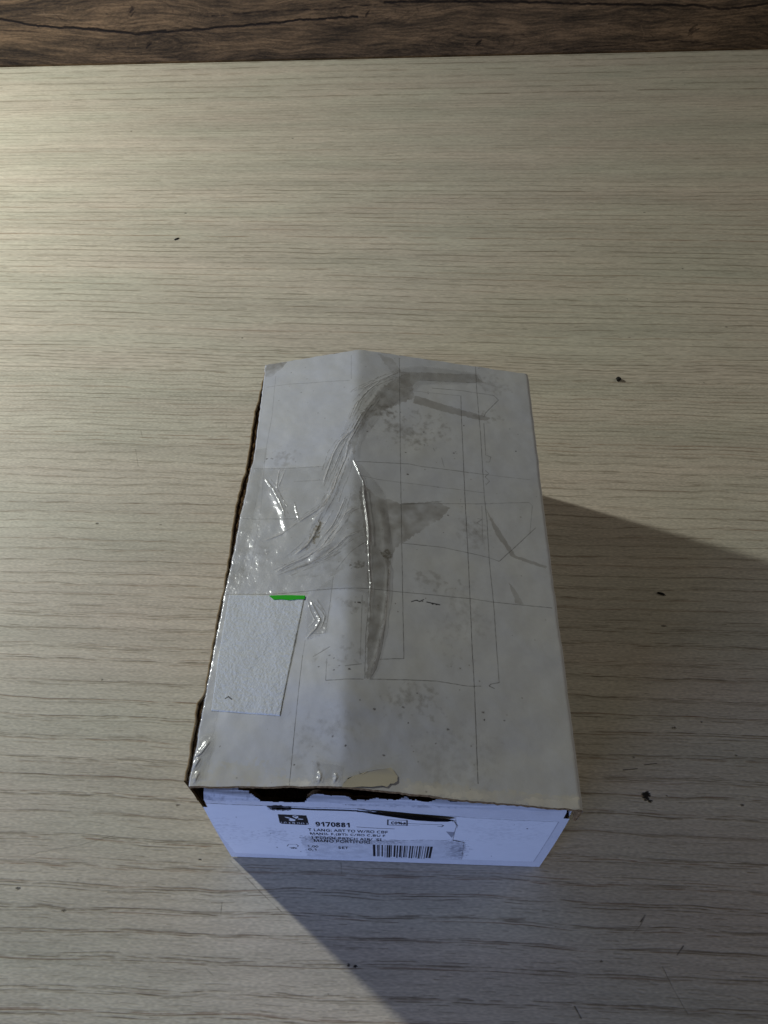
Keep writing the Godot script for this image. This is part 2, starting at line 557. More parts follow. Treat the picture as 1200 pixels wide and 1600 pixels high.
# ---------------------------------------------------------------- carton
func paint_lid() -> Canvas:
	var c := Canvas.new(1024, 1613, Rect2(-0.1, -0.305, 0.2, 0.315))
	var i := 0
	for y in c.h:
		for x in c.w:
			var v := 1.0 + 0.014 * noise.get_noise_2d(x * 0.006, y * 0.006) + 0.014 * noise.get_noise_2d(x * 0.05, y * 0.05 + 60.0) + 0.018 * noise.get_noise_2d(x * 0.5, y * 0.35)
			var t := noise.get_noise_2d(x * 0.004 + 20.0, y * 0.004) * 3.0
			c.d[i] = int(189.0 * v + t)
			c.d[i + 1] = int(190.0 * v + t * 0.6)
			c.d[i + 2] = int(193.0 * v - t)
			i += 3
	var dirt := Color8(92, 86, 78)
	var pencil := Color8(66, 64, 62)
	var film := Color8(128, 124, 119)
	# old tape and glue residue, darker than the paper
	c.poly([Vector2(-0.0188,-0.1758), Vector2(-0.0102,-0.1670), Vector2(0.0048,-0.1637), Vector2(0.0248,-0.1689), Vector2(0.0338,-0.1651), Vector2(0.0276,-0.1565), Vector2(0.0198,-0.1493), Vector2(0.0099,-0.1391), Vector2(0.0025,-0.1322), Vector2(-0.0002,-0.1236), Vector2(-0.0013,-0.1125), Vector2(-0.0021,-0.0924), Vector2(-0.0050,-0.0695), Vector2(-0.0081,-0.0523), Vector2(-0.0103,-0.0513), Vector2(-0.0109,-0.0724), Vector2(-0.0107,-0.0912), Vector2(-0.0142,-0.1319), Vector2(-0.0196,-0.1678)], film, 0.55, 0.0006, 0.5)
	c.poly([Vector2(-0.0268,-0.2032), Vector2(-0.0248,-0.2247), Vector2(-0.0122,-0.2546), Vector2(0.0021,-0.2739), Vector2(0.0085,-0.2763), Vector2(0.0121,-0.2529), Vector2(-0.0076,-0.2388), Vector2(-0.0174,-0.2285), Vector2(-0.0226,-0.2137), Vector2(-0.0245,-0.1966)], film, 0.5, 0.0008, 0.5)
	c.poly([Vector2(0.0020,-0.2764), Vector2(0.0541,-0.2833), Vector2(0.0586,-0.2759), Vector2(0.0154,-0.2706), Vector2(0.0086,-0.2626), Vector2(0.0023,-0.2608)], film, 0.45, 0.0004, 0.3)
	c.poly([Vector2(0.0121,-0.2553), Vector2(0.0340,-0.2497), Vector2(0.0575,-0.2444), Vector2(0.0613,-0.2439), Vector2(0.0603,-0.2409), Vector2(0.0548,-0.2405), Vector2(0.0339,-0.2432), Vector2(0.0113,-0.2480)], film, 0.55, 0.0004, 0.2)
	c.poly([Vector2(-0.0136,-0.2923), Vector2(-0.0039,-0.2889), Vector2(0.0033,-0.2773), Vector2(-0.0022,-0.2724), Vector2(-0.0090,-0.2840)], film, 0.35, 0.0006, 0.4)
	c.poly([Vector2(0.0543,-0.1703), Vector2(0.0571,-0.1636), Vector2(0.0639,-0.1506), Vector2(0.0708,-0.1367), Vector2(0.0886,-0.1318), Vector2(0.0876,-0.1299), Vector2(0.0684,-0.1355), Vector2(0.0601,-0.1500)], film, 0.5, 0.0003, 0.2)
	c.poly([Vector2(0.0653,-0.1177), Vector2(0.0683,-0.1139), Vector2(0.0726,-0.1046), Vector2(0.0683,-0.1045)], film, 0.45, 0.0003, 0.3)
	c.poly([Vector2(-0.0930,-0.2989), Vector2(-0.0772,-0.2947), Vector2(-0.0802,-0.2889), Vector2(-0.0868,-0.2827), Vector2(-0.0913,-0.2826)], film, 0.6, 0.0008, 0.6)
	c.poly([Vector2(-0.0858,-0.1961), Vector2(-0.0428,-0.1891), Vector2(-0.0218,-0.1676), Vector2(-0.0135,-0.1320), Vector2(-0.0113,-0.1050), Vector2(-0.0446,-0.1035), Vector2(-0.0910,-0.1074)], Color8(168, 166, 163), 0.16, 0.003, 0.8, 90.0)
	c.poly([Vector2(-0.0545,-0.1138), Vector2(-0.0397,-0.1288), Vector2(-0.0269,-0.1537), Vector2(-0.0224,-0.1724), Vector2(-0.0149,-0.1318), Vector2(-0.0180,-0.1227), Vector2(-0.0312,-0.1108)], film, 0.22, 0.002, 1.0, 40.0)
	c.poly([Vector2(-0.0433,-0.0970), Vector2(-0.0361,-0.0858), Vector2(-0.0328,-0.0816), Vector2(-0.0327,-0.0768), Vector2(-0.0407,-0.0768), Vector2(-0.0366,-0.0831)], film, 0.35, 0.0006, 0.4)
	# the strip near the front edge where the white coat is rubbed off and yellowed
	c.poly([Vector2(-0.0909,-0.0083), Vector2(-0.0598,-0.0057), Vector2(-0.0446,-0.0048), Vector2(-0.0208,-0.0038), Vector2(-0.0004,-0.0056), Vector2(0.0173,-0.0045), Vector2(0.0410,-0.0044), Vector2(0.0678,-0.0027), Vector2(0.0906,-0.0041), Vector2(0.0922,0.0059), Vector2(-0.0917,0.0036)], Color8(198, 193, 182), 0.5, 0.001, 0.6, 80.0)
	c.poly([Vector2(0.0070,-0.0061), Vector2(0.0114,-0.0047), Vector2(0.0291,-0.0042), Vector2(0.0469,-0.0030), Vector2(0.0738,-0.0025), Vector2(0.0904,-0.0030), Vector2(0.0904,0.0040), Vector2(0.0585,0.0026), Vector2(0.0115,0.0011)], Color8(206, 200, 186), 0.4, 0.0008, 0.6, 70.0)
	c.poly([Vector2(-0.0884,-0.0113), Vector2(-0.0606,-0.0122), Vector2(-0.0481,-0.0090), Vector2(-0.0502,-0.0014), Vector2(-0.0898,-0.0020)], Color8(190, 184, 166), 0.4, 0.003, 0.6, 60.0)
	# pressed and drawn lines
	for l in [
		[[Vector2(0.0013,-0.2905), Vector2(0.0039,-0.1918), Vector2(0.0056,-0.1349), Vector2(0.0063,-0.1136), Vector2(0.0078,-0.0642)], 0.6], [[Vector2(0.0428,-0.2601), Vector2(0.0426,-0.2419), Vector2(0.0427,-0.2051), Vector2(0.0428,-0.1719), Vector2(0.0431,-0.1273), Vector2(0.0430,-0.0735), Vector2(0.0432,-0.0532), Vector2(0.0432,-0.0054)], 0.75],
		[[Vector2(0.0540,-0.2925), Vector2(0.0538,-0.2675), Vector2(0.0546,-0.2276), Vector2(0.0546,-0.1762), Vector2(0.0553,-0.1595), Vector2(0.0551,-0.1291), Vector2(0.0559,-0.1040), Vector2(0.0560,-0.0563)], 0.6], [[Vector2(-0.0432,-0.0647), Vector2(-0.0436,-0.0221), Vector2(-0.0436,-0.0010)], 0.6],
		[[Vector2(-0.0427,-0.0733), Vector2(-0.0432,-0.0647)], 0.3], [[Vector2(-0.0314,-0.2895), Vector2(-0.0300,-0.2656)], 0.25], [[Vector2(-0.0835,-0.2825), Vector2(-0.0813,-0.2428), Vector2(-0.0816,-0.2114), Vector2(-0.0780,-0.1595), Vector2(-0.0785,-0.1168)], 0.22],
		[[Vector2(-0.0886,-0.2722), Vector2(-0.0714,-0.2711), Vector2(-0.0308,-0.2645)], 0.35], [[Vector2(-0.0873,-0.1979), Vector2(-0.0651,-0.1938), Vector2(-0.0429,-0.1912)], 0.4], [[Vector2(-0.0227,-0.1919), Vector2(0.0093,-0.1953), Vector2(0.0168,-0.1945), Vector2(0.0428,-0.1948), Vector2(0.0579,-0.1947)], 0.6], [[Vector2(0.0579,-0.1947), Vector2(0.0844,-0.1950)], 0.3],
		[[Vector2(-0.0599,-0.1825), Vector2(-0.0413,-0.1802)], 0.4], [[Vector2(-0.0210,-0.1814), Vector2(-0.0099,-0.1798), Vector2(0.0423,-0.1801), Vector2(0.0548,-0.1802)], 0.35], [[Vector2(-0.0884,-0.1588), Vector2(-0.0803,-0.1570), Vector2(-0.0549,-0.1531)], 0.5], [[Vector2(0.0048,-0.1637), Vector2(0.0544,-0.1718)], 0.5], [[Vector2(0.0544,-0.1718), Vector2(0.0821,-0.1772)], 0.4],
		[[Vector2(0.0060,-0.1354), Vector2(0.0291,-0.1362), Vector2(0.0546,-0.1330), Vector2(0.0608,-0.1312)], 0.55], [[Vector2(0.0608,-0.1312), Vector2(0.0688,-0.1404), Vector2(0.0844,-0.1585)], 0.6], [[Vector2(0.0821,-0.1772), Vector2(0.0839,-0.1751), Vector2(0.0804,-0.1532)], 0.3],
		[[Vector2(-0.0908,-0.1061), Vector2(-0.0657,-0.1032), Vector2(-0.0456,-0.1028), Vector2(-0.0306,-0.1027), Vector2(-0.0213,-0.1022), Vector2(-0.0105,-0.1031), Vector2(0.0065,-0.1034), Vector2(0.0429,-0.1043), Vector2(0.0555,-0.1036), Vector2(0.0886,-0.1043)], 0.6],
		[[Vector2(-0.0044,-0.0624), Vector2(0.0078,-0.0642)], 0.6], [[Vector2(-0.0212,-0.0572), Vector2(-0.0131,-0.0589)], 0.5], [[Vector2(-0.0303,-0.0500), Vector2(-0.0236,-0.0499), Vector2(-0.0118,-0.0508)], 0.6], [[Vector2(-0.0303,-0.0500), Vector2(-0.0306,-0.0618)], 0.4],
		[[Vector2(-0.0087,-0.0512), Vector2(0.0064,-0.0525), Vector2(0.0245,-0.0538), Vector2(0.0399,-0.0528), Vector2(0.0467,-0.0535)], 0.65], [[Vector2(0.0560,-0.0563), Vector2(0.0517,-0.0551), Vector2(0.0507,-0.0540), Vector2(0.0535,-0.0529)], 0.6],
		[[Vector2(0.0087,-0.2595), Vector2(0.0432,-0.2602)], 0.35], [[Vector2(0.0236,-0.2646), Vector2(0.0451,-0.2654), Vector2(0.0650,-0.2646), Vector2(0.0682,-0.2609), Vector2(0.0645,-0.2555), Vector2(0.0589,-0.2475), Vector2(0.0575,-0.2438)], 0.6],
		[[Vector2(0.0572,-0.2381), Vector2(0.0571,-0.2107), Vector2(0.0603,-0.2096), Vector2(0.0593,-0.2053), Vector2(0.0568,-0.2049)], 0.55], [[Vector2(0.0561,-0.1980), Vector2(0.0584,-0.1958), Vector2(0.0558,-0.1929), Vector2(0.0584,-0.1898), Vector2(0.0559,-0.1863)], 0.45], [[Vector2(0.0291,-0.2039), Vector2(0.0306,-0.1963)], 0.4], [[Vector2(0.0240,-0.2109), Vector2(0.0252,-0.2085)], 0.5],
		[[Vector2(0.0528,-0.1701), Vector2(0.0520,-0.1465)], 0.4], [[Vector2(0.0496,-0.1600), Vector2(0.0523,-0.1595), Vector2(0.0491,-0.1567), Vector2(0.0520,-0.1548)], 0.4], [[Vector2(-0.0308,-0.1104), Vector2(-0.0315,-0.0910), Vector2(-0.0324,-0.0767)], 0.4], [[Vector2(-0.0400,-0.0768), Vector2(-0.0320,-0.0763)], 0.45], [[Vector2(-0.0379,-0.0635), Vector2(-0.0294,-0.0684)], 0.6],
		[[Vector2(0.0041,-0.1626), Vector2(0.0286,-0.1695)], 0.4], [[Vector2(0.0154,-0.2706), Vector2(0.0537,-0.2750)], 0.45], [[Vector2(-0.0109,-0.0951), Vector2(-0.0117,-0.0760), Vector2(-0.0112,-0.0512)], 0.5], [[Vector2(-0.0147,-0.0985), Vector2(-0.0139,-0.0613)], 0.35], [[Vector2(-0.0014,-0.1167), Vector2(-0.0016,-0.0886), Vector2(-0.0033,-0.0697), Vector2(-0.0058,-0.0570), Vector2(-0.0084,-0.0516)], 0.45],
		[[Vector2(-0.0297,-0.1148), Vector2(-0.0223,-0.1257), Vector2(-0.0143,-0.1336)], 0.45], [[Vector2(-0.0868,-0.0381), Vector2(-0.0734,-0.0363), Vector2(-0.0513,-0.0335)], 0.5], [[Vector2(-0.0513,-0.0335), Vector2(-0.0483,-0.0630), Vector2(-0.0453,-0.1000)], 0.5]]:
		c.line(l[0], 0.00034, pencil, minf(l[1] * 1.1, 0.9), 0.25, 0.00012)
	# shade of the tape's folds painted as dark lines, then brown smudges
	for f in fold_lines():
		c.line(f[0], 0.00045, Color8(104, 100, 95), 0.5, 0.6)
	c.poly([Vector2(-0.0430,-0.1507), Vector2(-0.0398,-0.1484), Vector2(-0.0401,-0.1421), Vector2(-0.0417,-0.1352), Vector2(-0.0441,-0.1338), Vector2(-0.0441,-0.1418)], Color8(98, 86, 62), 0.62, 0.0009, 0.8, 12.0)
	c.poly([Vector2(-0.0493,-0.1310), Vector2(-0.0469,-0.1359), Vector2(-0.0453,-0.1429), Vector2(-0.0436,-0.1444), Vector2(-0.0441,-0.1373), Vector2(-0.0460,-0.1305)], Color8(120, 112, 98), 0.4, 0.0012, 0.8, 12.0)
	c.poly([Vector2(-0.0063,-0.1279), Vector2(-0.0021,-0.1302), Vector2(-0.0002,-0.1270), Vector2(-0.0008,-0.1227), Vector2(-0.0044,-0.1238)], Color8(84, 78, 66), 0.6, 0.0009, 0.7, 12.0)
	c.poly([Vector2(-0.0219,-0.1181), Vector2(-0.0172,-0.1203), Vector2(-0.0136,-0.1191), Vector2(-0.0162,-0.1154), Vector2(-0.0210,-0.1148)], Color8(110, 106, 100), 0.5, 0.001, 0.7, 12.0)
	c.poly([Vector2(0.0085,0.0001), Vector2(0.0114,-0.0030), Vector2(0.0197,-0.0029), Vector2(0.0291,-0.0018), Vector2(0.0296,0.0007), Vector2(0.0232,0.0012)], Color8(216, 211, 200), 0.7, 0.0007, 0.5, 50.0)
	c.poly([Vector2(0.0296,0.0010), Vector2(0.0350,-0.0022), Vector2(0.0462,-0.0012), Vector2(0.0496,0.0014), Vector2(0.0408,0.0020)], Color8(216, 211, 200), 0.7, 0.0007, 0.5, 50.0)
	c.poly([Vector2(0.0585,0.0020), Vector2(0.0677,-0.0009), Vector2(0.0796,-0.0005), Vector2(0.0901,-0.0024), Vector2(0.0901,0.0023), Vector2(0.0821,0.0039), Vector2(0.0674,0.0026)], Color8(216, 211, 200), 0.7, 0.0007, 0.5, 50.0)
	c.poly([Vector2(-0.0472,-0.0014), Vector2(-0.0385,-0.0032), Vector2(-0.0295,-0.0022), Vector2(-0.0207,-0.0021), Vector2(-0.0211,0.0005), Vector2(-0.0441,-0.0001)], Color8(216, 212, 202), 0.75, 0.0014, 0.6, 16.0)
	# smudges and specks
	for q in [[[Vector2(0.0090,-0.2247)], Vector2(0.03, 0.022), 0.34], [[Vector2(-0.0076,-0.2388)], Vector2(0.016, 0.01), 0.4], [[Vector2(0.0140,-0.0408)], Vector2(0.02, 0.014), 0.3], [[Vector2(-0.0682,-0.2034)], Vector2(0.012, 0.012), 0.26],
		[[Vector2(0.0592,-0.2447)], Vector2(0.012, 0.01), 0.3], [[Vector2(0.0375,-0.0898)], Vector2(0.02, 0.03), 0.16], [[Vector2(-0.0246,-0.0644)], Vector2(0.016, 0.01), 0.32], [[Vector2(-0.0164,-0.0924)], Vector2(0.02, 0.006), 0.34], [[Vector2(-0.0311,-0.0232)], Vector2(0.02, 0.02), 0.16],
		[[Vector2(0.0242,-0.1140)], Vector2(0.016, 0.008), 0.28], [[Vector2(0.0468,-0.1480)], Vector2(0.012, 0.02), 0.22], [[Vector2(0.0651,-0.2758)], Vector2(0.014, 0.012), 0.2], [[Vector2(-0.0310,-0.0101)], Vector2(0.0016, 0.008), 0.55], [[Vector2(0.0294,-0.0177)], Vector2(0.03, 0.02), 0.12], [[Vector2(-0.0835,-0.1261)], Vector2(0.02, 0.02), 0.22]]:
		c.smudge(q[0][0], q[1], dirt, q[2])
	for p in [Vector2(-0.0799,-0.2046), Vector2(-0.0761,-0.2038), Vector2(-0.0770,-0.2045), Vector2(0.0184,-0.2126), Vector2(0.0322,-0.1596), Vector2(0.0293,-0.1466), Vector2(0.0210,-0.2587), Vector2(0.0180,-0.2235), Vector2(0.0031,-0.2384), Vector2(-0.0039,-0.2235), Vector2(-0.0173,-0.2178), Vector2(0.0368,-0.2089), Vector2(0.0380,-0.2101), Vector2(0.0440,-0.2336), Vector2(0.0069,-0.2043), Vector2(0.0083,-0.1869), Vector2(0.0768,-0.2172), Vector2(0.0471,-0.0399), Vector2(0.0475,-0.0361), Vector2(0.0574,-0.0367), Vector2(-0.0059,-0.0364), Vector2(0.0146,-0.0464), Vector2(0.0079,-0.0386), Vector2(0.0104,-0.0312), Vector2(-0.0241,-0.0574), Vector2(-0.0294,-0.0635), Vector2(-0.0270,-0.0618), Vector2(-0.0344,-0.0576), Vector2(-0.0189,-0.0556), Vector2(-0.0265,-0.0552), Vector2(-0.0162,-0.0940), Vector2(-0.0182,-0.0938), Vector2(-0.0155,-0.0937), Vector2(0.0029,-0.0958), Vector2(0.0226,-0.0980), Vector2(0.0247,-0.0979), Vector2(0.0172,-0.0989), Vector2(0.0144,-0.0993), Vector2(0.0189,-0.1011), Vector2(-0.0187,-0.0185), Vector2(-0.0250,-0.0229), Vector2(-0.0422,-0.0103), Vector2(-0.0007,-0.0154), Vector2(0.0295,-0.0298)]:
		c.blob(p, rng.randf_range(0.0002, 0.00048), Color8(52, 48, 45), rng.randf_range(0.4, 0.85), rng.randf_range(0.8, 2.0))
	c.line([Vector2(0.0114,-0.0981), Vector2(0.0137,-0.0992), Vector2(0.0158,-0.0987), Vector2(0.0178,-0.1001)], 0.0005, Color8(30, 30, 34), 0.8)
	c.line([Vector2(0.0196,-0.0988), Vector2(0.0226,-0.0984), Vector2(0.0264,-0.0981)], 0.0006, Color8(30, 30, 34), 0.8)
	for s in 150:
		c.blob(Vector2(rng.randf_range(-0.09, 0.09), rng.randf_range(-0.29, 0.0)), rng.randf_range(0.00015, 0.0004), dirt, rng.randf_range(0.2, 0.6))
	return c

func fold_lines() -> Array:   # outline of each fold, its height and width in metres
	if folded.size():
		return folded
	folded = [
		[[Vector2(0.0008,-0.2755), Vector2(-0.0126,-0.2649), Vector2(-0.0207,-0.2573), Vector2(-0.0280,-0.2529)], 0.0004, 0.0007], [[Vector2(-0.0121,-0.2516), Vector2(-0.0216,-0.2323), Vector2(-0.0261,-0.2193), Vector2(-0.0336,-0.2099), Vector2(-0.0370,-0.2015), Vector2(-0.0399,-0.1875), Vector2(-0.0418,-0.1778)], 0.0008, 0.0009],
		[[Vector2(-0.0112,-0.2499), Vector2(-0.0177,-0.2370), Vector2(-0.0231,-0.2219), Vector2(-0.0283,-0.2088), Vector2(-0.0295,-0.1958), Vector2(-0.0336,-0.1813), Vector2(-0.0354,-0.1694), Vector2(-0.0397,-0.1605), Vector2(-0.0493,-0.1540), Vector2(-0.0546,-0.1502)], 0.0008, 0.0008], [[Vector2(-0.0275,-0.1954), Vector2(-0.0321,-0.1761), Vector2(-0.0351,-0.1645), Vector2(-0.0407,-0.1504)], 0.0007, 0.0007],
		[[Vector2(-0.0216,-0.1571), Vector2(-0.0268,-0.1528), Vector2(-0.0294,-0.1463), Vector2(-0.0350,-0.1382), Vector2(-0.0391,-0.1309), Vector2(-0.0466,-0.1254), Vector2(-0.0564,-0.1216), Vector2(-0.0639,-0.1170)], 0.0006, 0.0007], [[Vector2(-0.0188,-0.1391), Vector2(-0.0258,-0.1356), Vector2(-0.0308,-0.1297), Vector2(-0.0358,-0.1253), Vector2(-0.0427,-0.1219), Vector2(-0.0532,-0.1191)], 0.0005, 0.0006],
		[[Vector2(-0.0546,-0.1502), Vector2(-0.0633,-0.1433), Vector2(-0.0742,-0.1399)], 0.0006, 0.0008], [[Vector2(-0.0414,-0.1491), Vector2(-0.0443,-0.1396), Vector2(-0.0474,-0.1334), Vector2(-0.0541,-0.1278)], 0.0012, 0.0013], [[Vector2(-0.0308,-0.1858), Vector2(-0.0349,-0.1717), Vector2(-0.0402,-0.1573), Vector2(-0.0446,-0.1428)], 0.0006, 0.0006],
		[[Vector2(-0.0784,-0.1869), Vector2(-0.0725,-0.1782), Vector2(-0.0656,-0.1638), Vector2(-0.0625,-0.1561)], 0.0010, 0.0010], [[Vector2(-0.0705,-0.1948), Vector2(-0.0706,-0.1794)], 0.0004, 0.0006], [[Vector2(-0.0663,-0.1940), Vector2(-0.0695,-0.1802)], 0.0004, 0.0006], [[Vector2(-0.0581,-0.1659), Vector2(-0.0562,-0.1584), Vector2(-0.0539,-0.1510)], 0.0004, 0.0006],
		[[Vector2(-0.0276,-0.1656), Vector2(-0.0306,-0.1543), Vector2(-0.0337,-0.1457), Vector2(-0.0402,-0.1354)], 0.0005, 0.0006], [[Vector2(-0.0306,-0.1275), Vector2(-0.0375,-0.1233), Vector2(-0.0461,-0.1203), Vector2(-0.0601,-0.1157)], 0.0005, 0.0006], [[Vector2(-0.0421,-0.0961), Vector2(-0.0372,-0.0870), Vector2(-0.0360,-0.0838), Vector2(-0.0379,-0.0795), Vector2(-0.0425,-0.0741)], 0.0007, 0.0008],
		[[Vector2(-0.0085,-0.2688), Vector2(-0.0185,-0.2546), Vector2(-0.0242,-0.2431), Vector2(-0.0276,-0.2307)], 0.0005, 0.0007], [[Vector2(-0.0286,-0.2142), Vector2(-0.0337,-0.1992), Vector2(-0.0373,-0.1845)], 0.0006, 0.0006]]
	var r := RandomNumberGenerator.new()
	r.seed = 21
	var many := folded.size()
	for f in many:                                        # finer creases run beside the large ones
		var pts: Array = folded[f][0]
		if pts.size() < 4:
			continue
		for k in 4:
			var off := Vector2(r.randf_range(-0.0045, 0.0045), r.randf_range(-0.002, 0.002))
			var fresh := []
			for i in range(r.randi_range(0, 1), pts.size() - r.randi_range(0, 1)):
				fresh.append(pts[i] + off + Vector2(r.randf_range(-0.0009, 0.0009), r.randf_range(-0.0009, 0.0009)))
			folded.append([fresh, r.randf_range(0.0001, 0.0003), r.randf_range(0.00028, 0.0005)])
	return folded

func tape(called: String, outline_pts: Array, lift: float, cell: float, m: Material, parent: Node) -> void:
	var outline := PackedVector2Array(outline_pts)
	var box := Rect2(outline[0], Vector2.ZERO)
	for p in outline:
		box = box.expand(p)
	var nx := int(box.size.x / cell) + 2
	var ny := int(box.size.y / cell) + 2
	var p := PackedVector3Array()
	var uv := PackedVector2Array()
	var keep := PackedByteArray()
	for j in ny:
		for i in nx:
			var q := box.position + Vector2(i, j) * cell
			p.append(Vector3(q.x, lid_height(q.x, q.y) + lift + folds.at(q.x, q.y) + 0.00022 * (0.5 + noise.get_noise_2d(q.x * 150.0, q.y * 110.0)) + 0.00005 * noise.get_noise_2d(q.x * 700.0, q.y * 700.0), q.y))
			uv.append(lid_uv(q.x, q.y))
			keep.append(1 if inside(q + Vector2(cell, cell) * 0.5, outline) else 0)
	part(called, sheet(p, uv, nx, ny, keep), m, parent)

func build_box() -> void:
	inner_edge = [Vector2(-0.0923,-0.2975), Vector2(-0.0913,-0.2859), Vector2(-0.0898,-0.2507), Vector2(-0.0877,-0.2072), Vector2(-0.0887,-0.1966), Vector2(-0.0890,-0.1736), Vector2(-0.0896,-0.1614), Vector2(-0.0895,-0.1403), Vector2(-0.0897,-0.1225), Vector2(-0.0903,-0.1077), Vector2(-0.0904,-0.0780), Vector2(-0.0904,-0.0489), Vector2(-0.0906,-0.0320), Vector2(-0.0902,-0.0176), Vector2(-0.0906,-0.0083), Vector2(-0.0904,-0.0020)]
	var outer: Array = [Vector2(-0.0928,-0.2852), Vector2(-0.0934,-0.2658), Vector2(-0.0944,-0.2503), Vector2(-0.0933,-0.2181), Vector2(-0.0930,-0.1990), Vector2(-0.0946,-0.1796), Vector2(-0.0948,-0.1656), Vector2(-0.0938,-0.1442), Vector2(-0.0932,-0.1284), Vector2(-0.0927,-0.1091), Vector2(-0.0934,-0.0939), Vector2(-0.0929,-0.0791), Vector2(-0.0926,-0.0481), Vector2(-0.0950,-0.0435), Vector2(-0.0946,-0.0328), Vector2(-0.0941,-0.0167), Vector2(-0.0939,-0.0044), Vector2(-0.0936,0.0003)]
	for f in fold_lines():
		folds.ridge(f[0], f[1] * 0.7, f[2] * 0.62, 0.6)
	folds.ridge([Vector2(-0.0251,-0.1941), Vector2(-0.0224,-0.1874), Vector2(-0.0202,-0.1815), Vector2(-0.0181,-0.1769), Vector2(-0.0171,-0.1702)], 0.0007, 0.0007, 0.5)
	folds.ridge([Vector2(-0.0176,-0.1730), Vector2(-0.0169,-0.1659), Vector2(-0.0152,-0.1543), Vector2(-0.0137,-0.1444), Vector2(-0.0130,-0.1365), Vector2(-0.0128,-0.1312)], 0.0013, 0.0011, 0.45)
	folds.ridge([Vector2(-0.0134,-0.1373), Vector2(-0.0126,-0.1269), Vector2(-0.0117,-0.1152), Vector2(-0.0107,-0.1063), Vector2(-0.0106,-0.0971)], 0.0006, 0.0006, 0.5)
	folds.ridge([Vector2(-0.0108,-0.1010), Vector2(-0.0108,-0.0932), Vector2(-0.0101,-0.0837)], 0.0004, 0.0005, 0.6)
	for f in [[Vector2(-0.0224,-0.2083), Vector2(-0.0307,-0.1833), Vector2(-0.0385,-0.1603), Vector2(-0.0483,-0.1433)], [Vector2(-0.0250,-0.1535), Vector2(-0.0329,-0.1344), Vector2(-0.0462,-0.1211)], [Vector2(-0.0083,-0.2626), Vector2(-0.0189,-0.2368), Vector2(-0.0242,-0.2136)], [Vector2(-0.0757,-0.1813), Vector2(-0.0652,-0.1599), Vector2(-0.0592,-0.1404)], [Vector2(-0.0090,-0.1648), Vector2(-0.0046,-0.1422), Vector2(-0.0030,-0.1123)]]:
		folds.ridge(f, 0.0005, 0.0022, 0.8)
	folds.ridge([Vector2(-0.0041,-0.1247), Vector2(-0.0017,-0.1166), Vector2(-0.0020,-0.1003), Vector2(-0.0034,-0.0808), Vector2(-0.0060,-0.0640), Vector2(-0.0087,-0.0522)], 0.0007, 0.0012, 1.0)
	for f in [[Vector2(-0.0901,-0.0154), Vector2(-0.0882,-0.0169), Vector2(-0.0865,-0.0197), Vector2(-0.0848,-0.0231)], [Vector2(-0.0903,-0.0098), Vector2(-0.0890,-0.0129), Vector2(-0.0881,-0.0147)], [Vector2(-0.0887,-0.0032), Vector2(-0.0881,-0.0062), Vector2(-0.0872,-0.0080)], [Vector2(-0.0301,-0.0022), Vector2(-0.0294,-0.0045), Vector2(-0.0299,-0.0069)], [Vector2(-0.0230,-0.0021), Vector2(-0.0220,-0.0044), Vector2(-0.0227,-0.0061)]]:
		folds.ridge(f, 0.0008, 0.0009, 0.6)
	var root := Node3D.new()
	root.name = "cardboard_box"
	root.set_meta("label", "worn white cardboard box with taped lid and barcode label standing on the table")
	root.set_meta("category", "box")
	add_child(root)
	var kraft := mat(Color8(122, 98, 68), 0.95, 0.2)
	var kn := NoiseTexture2D.new()
	kn.width = 256
	kn.height = 256
	kn.seamless = true
	var kf := FastNoiseLite.new()
	kf.frequency = 0.05
	kn.noise = kf
	var ramp := Gradient.new()
	ramp.set_color(0, Color8(84, 64, 42))
	ramp.set_color(1, Color8(168, 140, 102))
	kn.color_ramp = ramp
	kraft.albedo_color = Color.WHITE
	kraft.albedo_texture = kn
	kraft.uv1_triplanar = true
	kraft.uv1_scale = Vector3.ONE * 40.0
	var paper := mat(Color8(196, 196, 198), 0.6, 0.4)
	# ---- lid
	var lm := mat(Color.WHITE, 0.45, 0.45)
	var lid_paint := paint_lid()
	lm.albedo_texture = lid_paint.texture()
	var deep := PackedFloat32Array()          # millimetres
	deep.resize(1024 * 1613)
	for y in 1613:
		for x in 1024:
			var px := -0.1 + 0.2 * (x + 0.5) / 1024.0
			var pz := -0.305 + 0.315 * (y + 0.5) / 1613.0
			var i := y * 1024 + x
			deep[i] = 0.4 + folds.at(px, pz) * 600.0 + 0.006 * noise.get_noise_2d(x * 0.12, y * 0.12) + lid_paint.d[i * 3] * 0.00035
	lm.heightmap_enabled = true
	lm.heightmap_texture = ImageTexture.create_from_image(Image.create_from_data(1024, 1613, false, Image.FORMAT_RF, deep.to_byte_array()))
	lm.heightmap_scale = 0.1
	var nx := 128
	var ny := 190
	var p := PackedVector3Array()
	var uv := PackedVector2Array()
	var below := PackedVector3Array()
	var round := 0.0026
	var front := []
